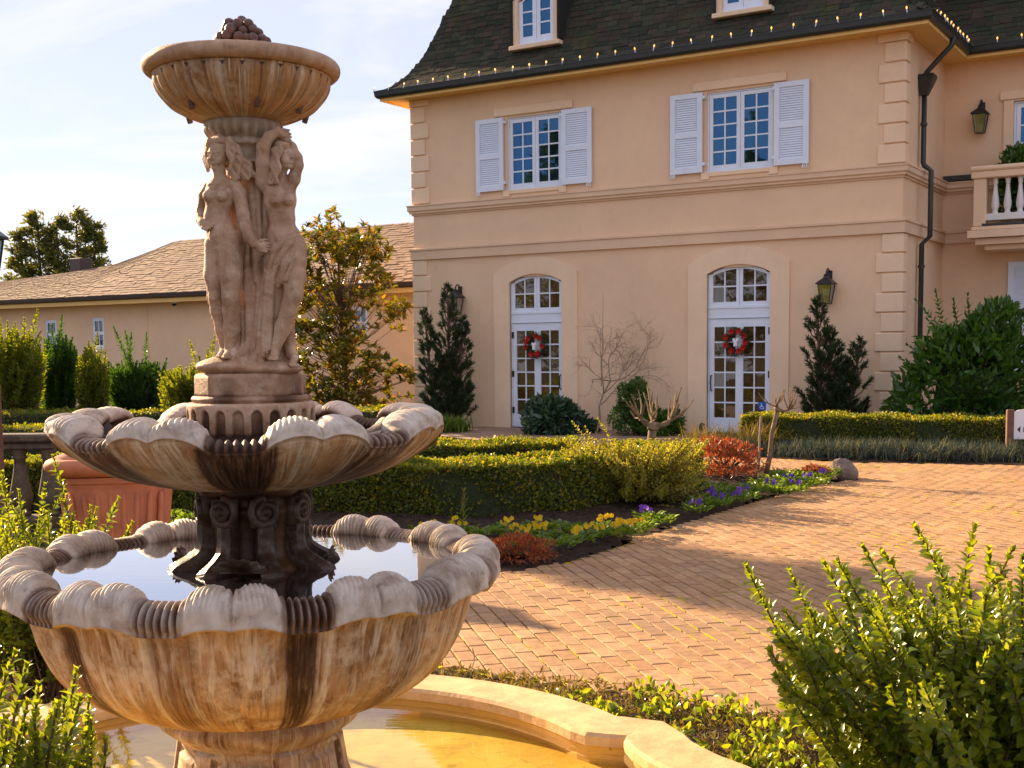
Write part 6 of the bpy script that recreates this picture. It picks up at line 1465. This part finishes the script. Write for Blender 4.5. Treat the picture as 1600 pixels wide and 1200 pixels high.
for x, y in ((790, 838), (812, 846), (848, 846), (905, 852), (928, 845), (962, 842), (985, 838), (715, 838), (812, 862), (838, 835), (940, 832), (670, 842)): pansy(x, y, PY_, 'yellow pansy plant in the dark soil before the long hedge', 'yellow pansies in the bed')
for x, y in ((1088, 805), (1125, 795), (1150, 788), (1165, 783), (1205, 772), (1232, 762), (1262, 758), (1285, 752), (1245, 772), (1110, 785), (1018, 818)): pansy(x, y, PP_, 'purple pansy plant along the edge of the brick drive', 'purple pansies in the bed')
for x, y in ((880, 835), (905, 838), (1000, 832), (1030, 822), (1135, 775), (1180, 768), (1190, 762), (1215, 758), (1240, 752), (1262, 748), (1280, 746), (1170, 775), (1295, 745), (1225, 750), (1205, 765), (868, 862), (760, 842), (300, 815), (270, 830), (310, 840), (260, 812), (1120, 770), (1100, 795), (1250, 765), (1275, 762), (1220, 775)): pansy(x, y, PG_, 'small flowerless green bedding plant in the dark soil', 'green bedding plants', 1.15)
t = thing('sprig_plant', 'single upright sprig with narrow leaves just above the rim of the lower bowl', 'plant', G(722, 850, .03)); P, A, N, LL, st = shoots(np.array([0, 0, 0.]), [(.02, 0, .42), (-.09, 0, .16), (.12, 0, .14)], .035, .085, .016, 9, 2, .7); leafobj('leaves', *leaves(P, A, N, LL, LL*.2, 1), L_phot, t); mb = MB(); [mb.tube(s_, [.005]*4+[.004]*5, 5) for s_ in st]; mb.obj('stem', M_bark, t)
# fallen bark chips on the soil
def scatter(poly, n, seed):
    q = np.random.default_rng(seed); poly = np.array(poly); lo, hi = poly.min(0), poly.max(0); P = lo+q.random((n*3, 2))*(hi-lo); return P[inside(P, poly)][:n]
Pq = scatter(BED, 5000, 5); n = len(Pq); leafobj('bark_chips', *leaves(np.c_[Pq, np.full(n, .045)], np.c_[rng.normal(size=(n, 2)), rng.normal(0, .25, n)], np.tile([0, 0, 1.], (n, 1)), rng.uniform(.02, .06, n), .02), M_soil)
# sedum ground cover between pool and drive
GC = [(-2.6, 6.9), (-1.3, 6.27), (-.37, 6.10), (.3, 5.80), (.85, 5.40), (1.31, 5.06), (2.2, 4.47), (3.4, 3.55), (2.6, 2.6), (1.2, 2.2), (.75, 3.4), (.66, 4.0), (.62, 4.28), (.55, 4.36), (.40, 4.37), (.2, 4.75), (-.1, 5.0), (-.5, 5.17), (-1.1, 5.17), (-1.8, 4.8), (-2.4, 5.2)]
patch('planting_bed', GC, -.01, M_soil, .02, .08, 7, .02)
Pq = scatter(GC, 26000, 8); n = len(Pq); hh = .02+.05*np.clip(np.sin(Pq[:, 0]*6)+np.cos(Pq[:, 1]*7)+rng.normal(0, .6, n), 0, 2)*.5
leafobj('ground_cover', *leaves(np.c_[Pq, hh*rng.random(n)+.015], np.c_[rng.normal(size=(n, 2)), rng.normal(.5, .6, n)], rdir(n), rng.uniform(.02, .05, n), rng.uniform(.006, .014, n)), L_dry)
Pq = scatter(GC, 420, 18)
cc = Pq[np.argsort(np.hypot(Pq[:, 0]-.62, Pq[:, 1]-4.75))[:46]]; P = np.repeat(np.c_[cc, np.full(46, .05)], 14, 0)+rng.normal(0, .035, (46*14, 3))*np.array([1, 1, .5])
leafobj('ground_cover', *leaves(P, rdir(len(P))+np.array([0, 0, .8]), rdir(len(P)), .045, .026, 1), L_box)
# low green cover over garden soil left of the hedge
Pq = scatter([(-6, 5.2), (-2.6, 5.4), (-2.6, 7.5), (-2.4, 8.3), (-6, 8.4)], 9000, 11); n = len(Pq); leafobj('ground_cover', *leaves(np.c_[Pq, np.full(n, .0)], rdir(n)*.7+np.array([0, 0, .7]), rdir(n), rng.uniform(.03, .08, n), .02), L_hedge)
# ================================================================== small garden furniture
# terracotta planter
c0 = D(150, 800, 7.6); t = thing('terracotta_planter', 'large square terracotta planter with a rolled rim behind the left side of the fountain', 'planter', (c0[0]+.03, 7.95, 0), radians(9))
def sqprof(prof, n=40, p=5.):
    th = (np.arange(n)+.5)*2*pi/n; k = (np.abs(np.cos(th))**p+np.abs(np.sin(th))**p)**(-1/p)
    V = [(r*k[i]*cos(th[i]), r*k[i]*sin(th[i]), z) for r, z in prof for i in range(n)]; m = len(prof)
    return V, [(i*n+q_, i*n+(q_+1) % n, (i+1)*n+(q_+1) % n, (i+1)*n+q_) for i in range(m-1) for q_ in range(n)]+[tuple(range(n))[::-1], tuple((m-1)*n+q_ for q_ in range(n))]
V, Fc = sqprof([(.22, 0), (.24, .03), (.275, .42), (.305, .76), (.312, .79), (.325, .80), (.328, .835)]); MB().add(V, Fc).obj('body', M_terra, t)
V, Fc = sqprof([(.328, .84), (.345, .848), (.385, .862), (.408, .888), (.412, .915), (.398, .942), (.37, .955), (.335, .952), (.305, .935), (.29, .90), (.28, .88)]); MB().add(V, Fc).obj('rim', M_terra, t, True)
for k in range(7):
    x = -.24+k*.08
    for sd in range(4):
        a = sd*pi/2; rib = MB().tube([(x*.8, -.222, .05), (x*.9, -.272, .40), (x, -.297, .70), (x, -.300, .74)], [.012, .016, .018, .008], 7).obj('flute', M_terra, t, True); rib.rotation_euler = (0, 0, a)
# balustrade on the left
t = thing('stone_balustrade', 'weathered stone balustrade with turned balusters at the far left', 'balustrade', (-5.5, 11.35, 0))
M_bst = stone('balustrade_stone', ((.05, .035, .02), (.10, .07, .042), (.16, .115, .07)), pale=(.22, .16, .1))
MB().bbox(-3, 1.3, -.13, .13, .80, .88, .02).obj('handrail', M_bst, t); MB().bbox(-3, 1.3, -.10, .10, .74, .797, .01).obj('top_moulding', M_bst, t); MB().bbox(-3, 1.3, -.13, .13, 0, .12, .02).obj('plinth', M_bst, t)
bm2 = MB().lathe([(r*1.5, .12+z*.98) for r, z in bprof], 14).me('baluster', M_bst, True)
for k in range(16): link('baluster', bm2, t, (-2.75+k*.265, 0, 0))
# lamp post and wooden post at the left edge
lx = D(-9, 700, 12.5); lt = lantern('lamp_post', 'garden lamp post lantern cut by the left edge of the photo', (lx[0]-.03, 12.5, D(0, 443, 12.5)[2]), 0., 1.28, None, False)
MB().tube([(0, 0, -2.30), (0, 0, -.02)], [.035, .028], 10).obj('post', M_black, lt); MB().lathe([(.07, -2.3), (.07, -2.2), (.04, -2.15)], 12).obj('base', M_black, lt)
wp = D(-2, 700, 9.0); t = thing('wooden_post', 'dark wooden post at the left edge below the lantern', 'post', (wp[0]-.012, 9.0, 0)); MB().bbox(-.035, .035, -.035, .035, 0, D(0, 601, 9.0)[2], .006).obj('timber', M_wood, t)
# direction sign at the right edge
sg = D(1588, 690, 17.3); t = thing('direction_sign', 'white direction sign on a brown post at the right edge in front of the hedge', 'sign', (sg[0], 17.3, 0), radians(-8))
zt = D(1583, 640, 17.3)[2]; zb = D(1583, 686, 17.3)[2]
MB().bbox(-.14, -.045, -.04, .04, 0, zt-.0, .008).obj('post', M_wood, t)
pb = [(-.043, zb), (.86, zb), (.86, zt+.02)]+[(-.043+.903*(1-i/8), zt-.01+.03*sin(pi*(1-i/8)*.5+0)) for i in range(9)]
MB().prism([(-.043, zb), (.86, zb), (.86, zt+.03), (.2, zt+.015), (.02, zt-.005), (-.043, zt-.03)], -.025, .0).obj('board', M_signw, t)
MB().bbox(.861, .95, -.04, .04, 0, zt+.03, .008).obj('post', M_wood, t)
zc = zb+(zt-zb)*.33
MB().prism([(.0, zc), (.042, zc-.045), (.042, zc+.045)], -.029, -.0255).obj('arrow', M_ink, t)
fc = bpy.data.curves.new('lettering', 'FONT'); fc.body = 'DI'; fc.size = .10; fc.extrude = .001
fo = bpy.data.objects.new('lettering', fc); COL.objects.link(fo); dg = bpy.context.evaluated_depsgraph_get(); tme = bpy.data.meshes.new_from_object(fo.evaluated_get(dg)); bpy.data.objects.remove(fo)
tme.materials.clear(); tme.materials.append(M_ink); link('lettering', tme, t, (.075, -.0275, zc-.035), (pi/2, 0, 0))
# little uplight by the right door, dry stalk by the pool
t = thing('garden_uplight', 'small dark spotlight on the ground at the foot of the right glass door', 'lamp', HW(7.0, -.75, 0)); MB().tube([(0, 0, 0), (0, 0, .10)], .012, 6).obj('spike', M_dark, t); mb = MB(); mb.tube([(-.02, -.05, .10), (.0, .0, .14), (.03, .06, .20)], [.03, .05, .055], 12); mb.obj('head', M_dark, t)
t = thing('dry_stalk', 'thin pale curved stalk standing at the edge of the bricks above the pool', 'stalk', G(737, 1045, 0)); MB().tube([(0, 0, 0), (.012, 0, .035), (.014, 0, .075), (.004, 0, .105)], .0032, 5).obj('stem', M_palebark, t)
# balcony shrub
bp = HW(11.95, RB-.55, 3.9); bush('balcony_shrub', 'leafy green shrub growing in the balcony planter', 'shrub', bp, (.52, .24, .72), 1700, L_dark, (.13, .06), 140, 1, core=.6)
# ================================================================== trees
def tree(name, label, loc, h, r, n, mat, leaf, seed, kind='conifer', group=None):
    t = thing(name, label, 'tree', loc, 0, group); q = np.random.default_rng(seed); P, A, LL = [], [], []; mb = MB(); mb.tube([(0, 0, -.1), (.05, 0, h*.5), (0, .03, h*.96)], [h*.022, h*.014, .02], 8); tr = mb.obj('trunk', M_bark, t); br = MB()
    if kind == 'column': MB().lathe([(r*.5, .4), (r*.8, h*.1), (r*.85, h*.6), (r*.6, h*.8), (.03, h*.97)], 14).obj('inner_core', M_core, t)  # solid core added so the cypress casts a darker shadow
    br = MB(); nb = int(h*7)
    for i in range(nb):
        f = (i+q.random())/nb; z = h*(.12+.86*f); rad = (r*(1-f)**.75+.15)*q.uniform(.65, 1.12) if kind == 'conifer' else r*sqrt(max(.03, 1-((f-.45)/.56)**2))*q.uniform(.55, 1.1)
        if kind == 'column': rad = r*min(1, (1-f)*3+.1)*q.uniform(.8, 1.05)
        az = q.random()*6.28; rise = (.30 if kind != 'column' else 1.8)*rad; b0 = np.array([0, 0, z-rise*.4]); tp = np.array([cos(az)*rad, sin(az)*rad, z+rise*.6]); br.tube([b0, (b0+tp)/2+np.array([0, 0, -.05*rad]), tp], [.02+.012*rad, .02, .006], 4)
        m = max(6, int(n/nb)); u = q.random(m)**.6; c = b0+(tp-b0)*u[:, None]+q.normal(0, 1, (m, 3))*(.10+.10*rad)*np.array([1, 1, .55]); P.append(c); A.append((tp-b0)/np.linalg.norm(tp-b0)+rdir(m, q)*.9); LL.append(leaf[0]*q.uniform(.6, 1.3, m))
    P, A, LL = np.concatenate(P), np.concatenate(A), np.concatenate(LL); leafobj('crown', *leaves(P, A, rdir(len(P), q), LL, LL*leaf[1]/leaf[0]), mat, t); br.obj('branches', M_bark, t); return t
# conifers seen over the wing roof
for (x, yt, w, lab, sd) in ((58, 343, 1.15, 'left spire of the evergreen trees rising behind the low wing roof', 1), (88, 352, 1.3, 'broad middle evergreen tree rising behind the roof vent of the low wing', 2), (118, 338, 1.35, 'tall right evergreen tree rising behind the low wing roof', 3), (145, 356, .95, 'slim rightmost evergreen tree rising behind the low wing roof', 4), (32, 370, .9, 'thin leftmost evergreen tree behind the low wing roof', 6)):
    p = D(x, yt, 52); tree('evergreen_tree', lab, (p[0], 52, 0), p[2]+.4, w, 3600, L_far, (.22, .09), 400+sd)
p = D(170, 408, 50); tree('evergreen_tree', 'small tree top just peeping over the wing roof right of the evergreens', (p[0], 50, 0), p[2], .6, 900, L_far, (.2, .08), 409)
# tall cypress out of frame to the left whose shadow lies across the drive, and garden trees mirrored in the windows
tree('cypress_tree', 'narrow dark cypress left of the garden outside the frame', (-12.6, 22.6, 0), 10.5, .78, 30000, L_pine, (.20, .12), 420, 'column')
for (x, y, h, r, sd, lab) in ((-24, 11, 12, 3.2, 1, 'tall garden conifer far to the left outside the frame'), (-19, 4, 10, 2.6, 2, 'shorter garden conifer to the left outside the frame'), (-16, -6, 9, 2.6, 3, 'garden conifer behind and left of the photographer')):
    tree('evergreen_tree', lab, (x, y, 0), h, r, 5000, L_far, (.32, .14), 430+sd)
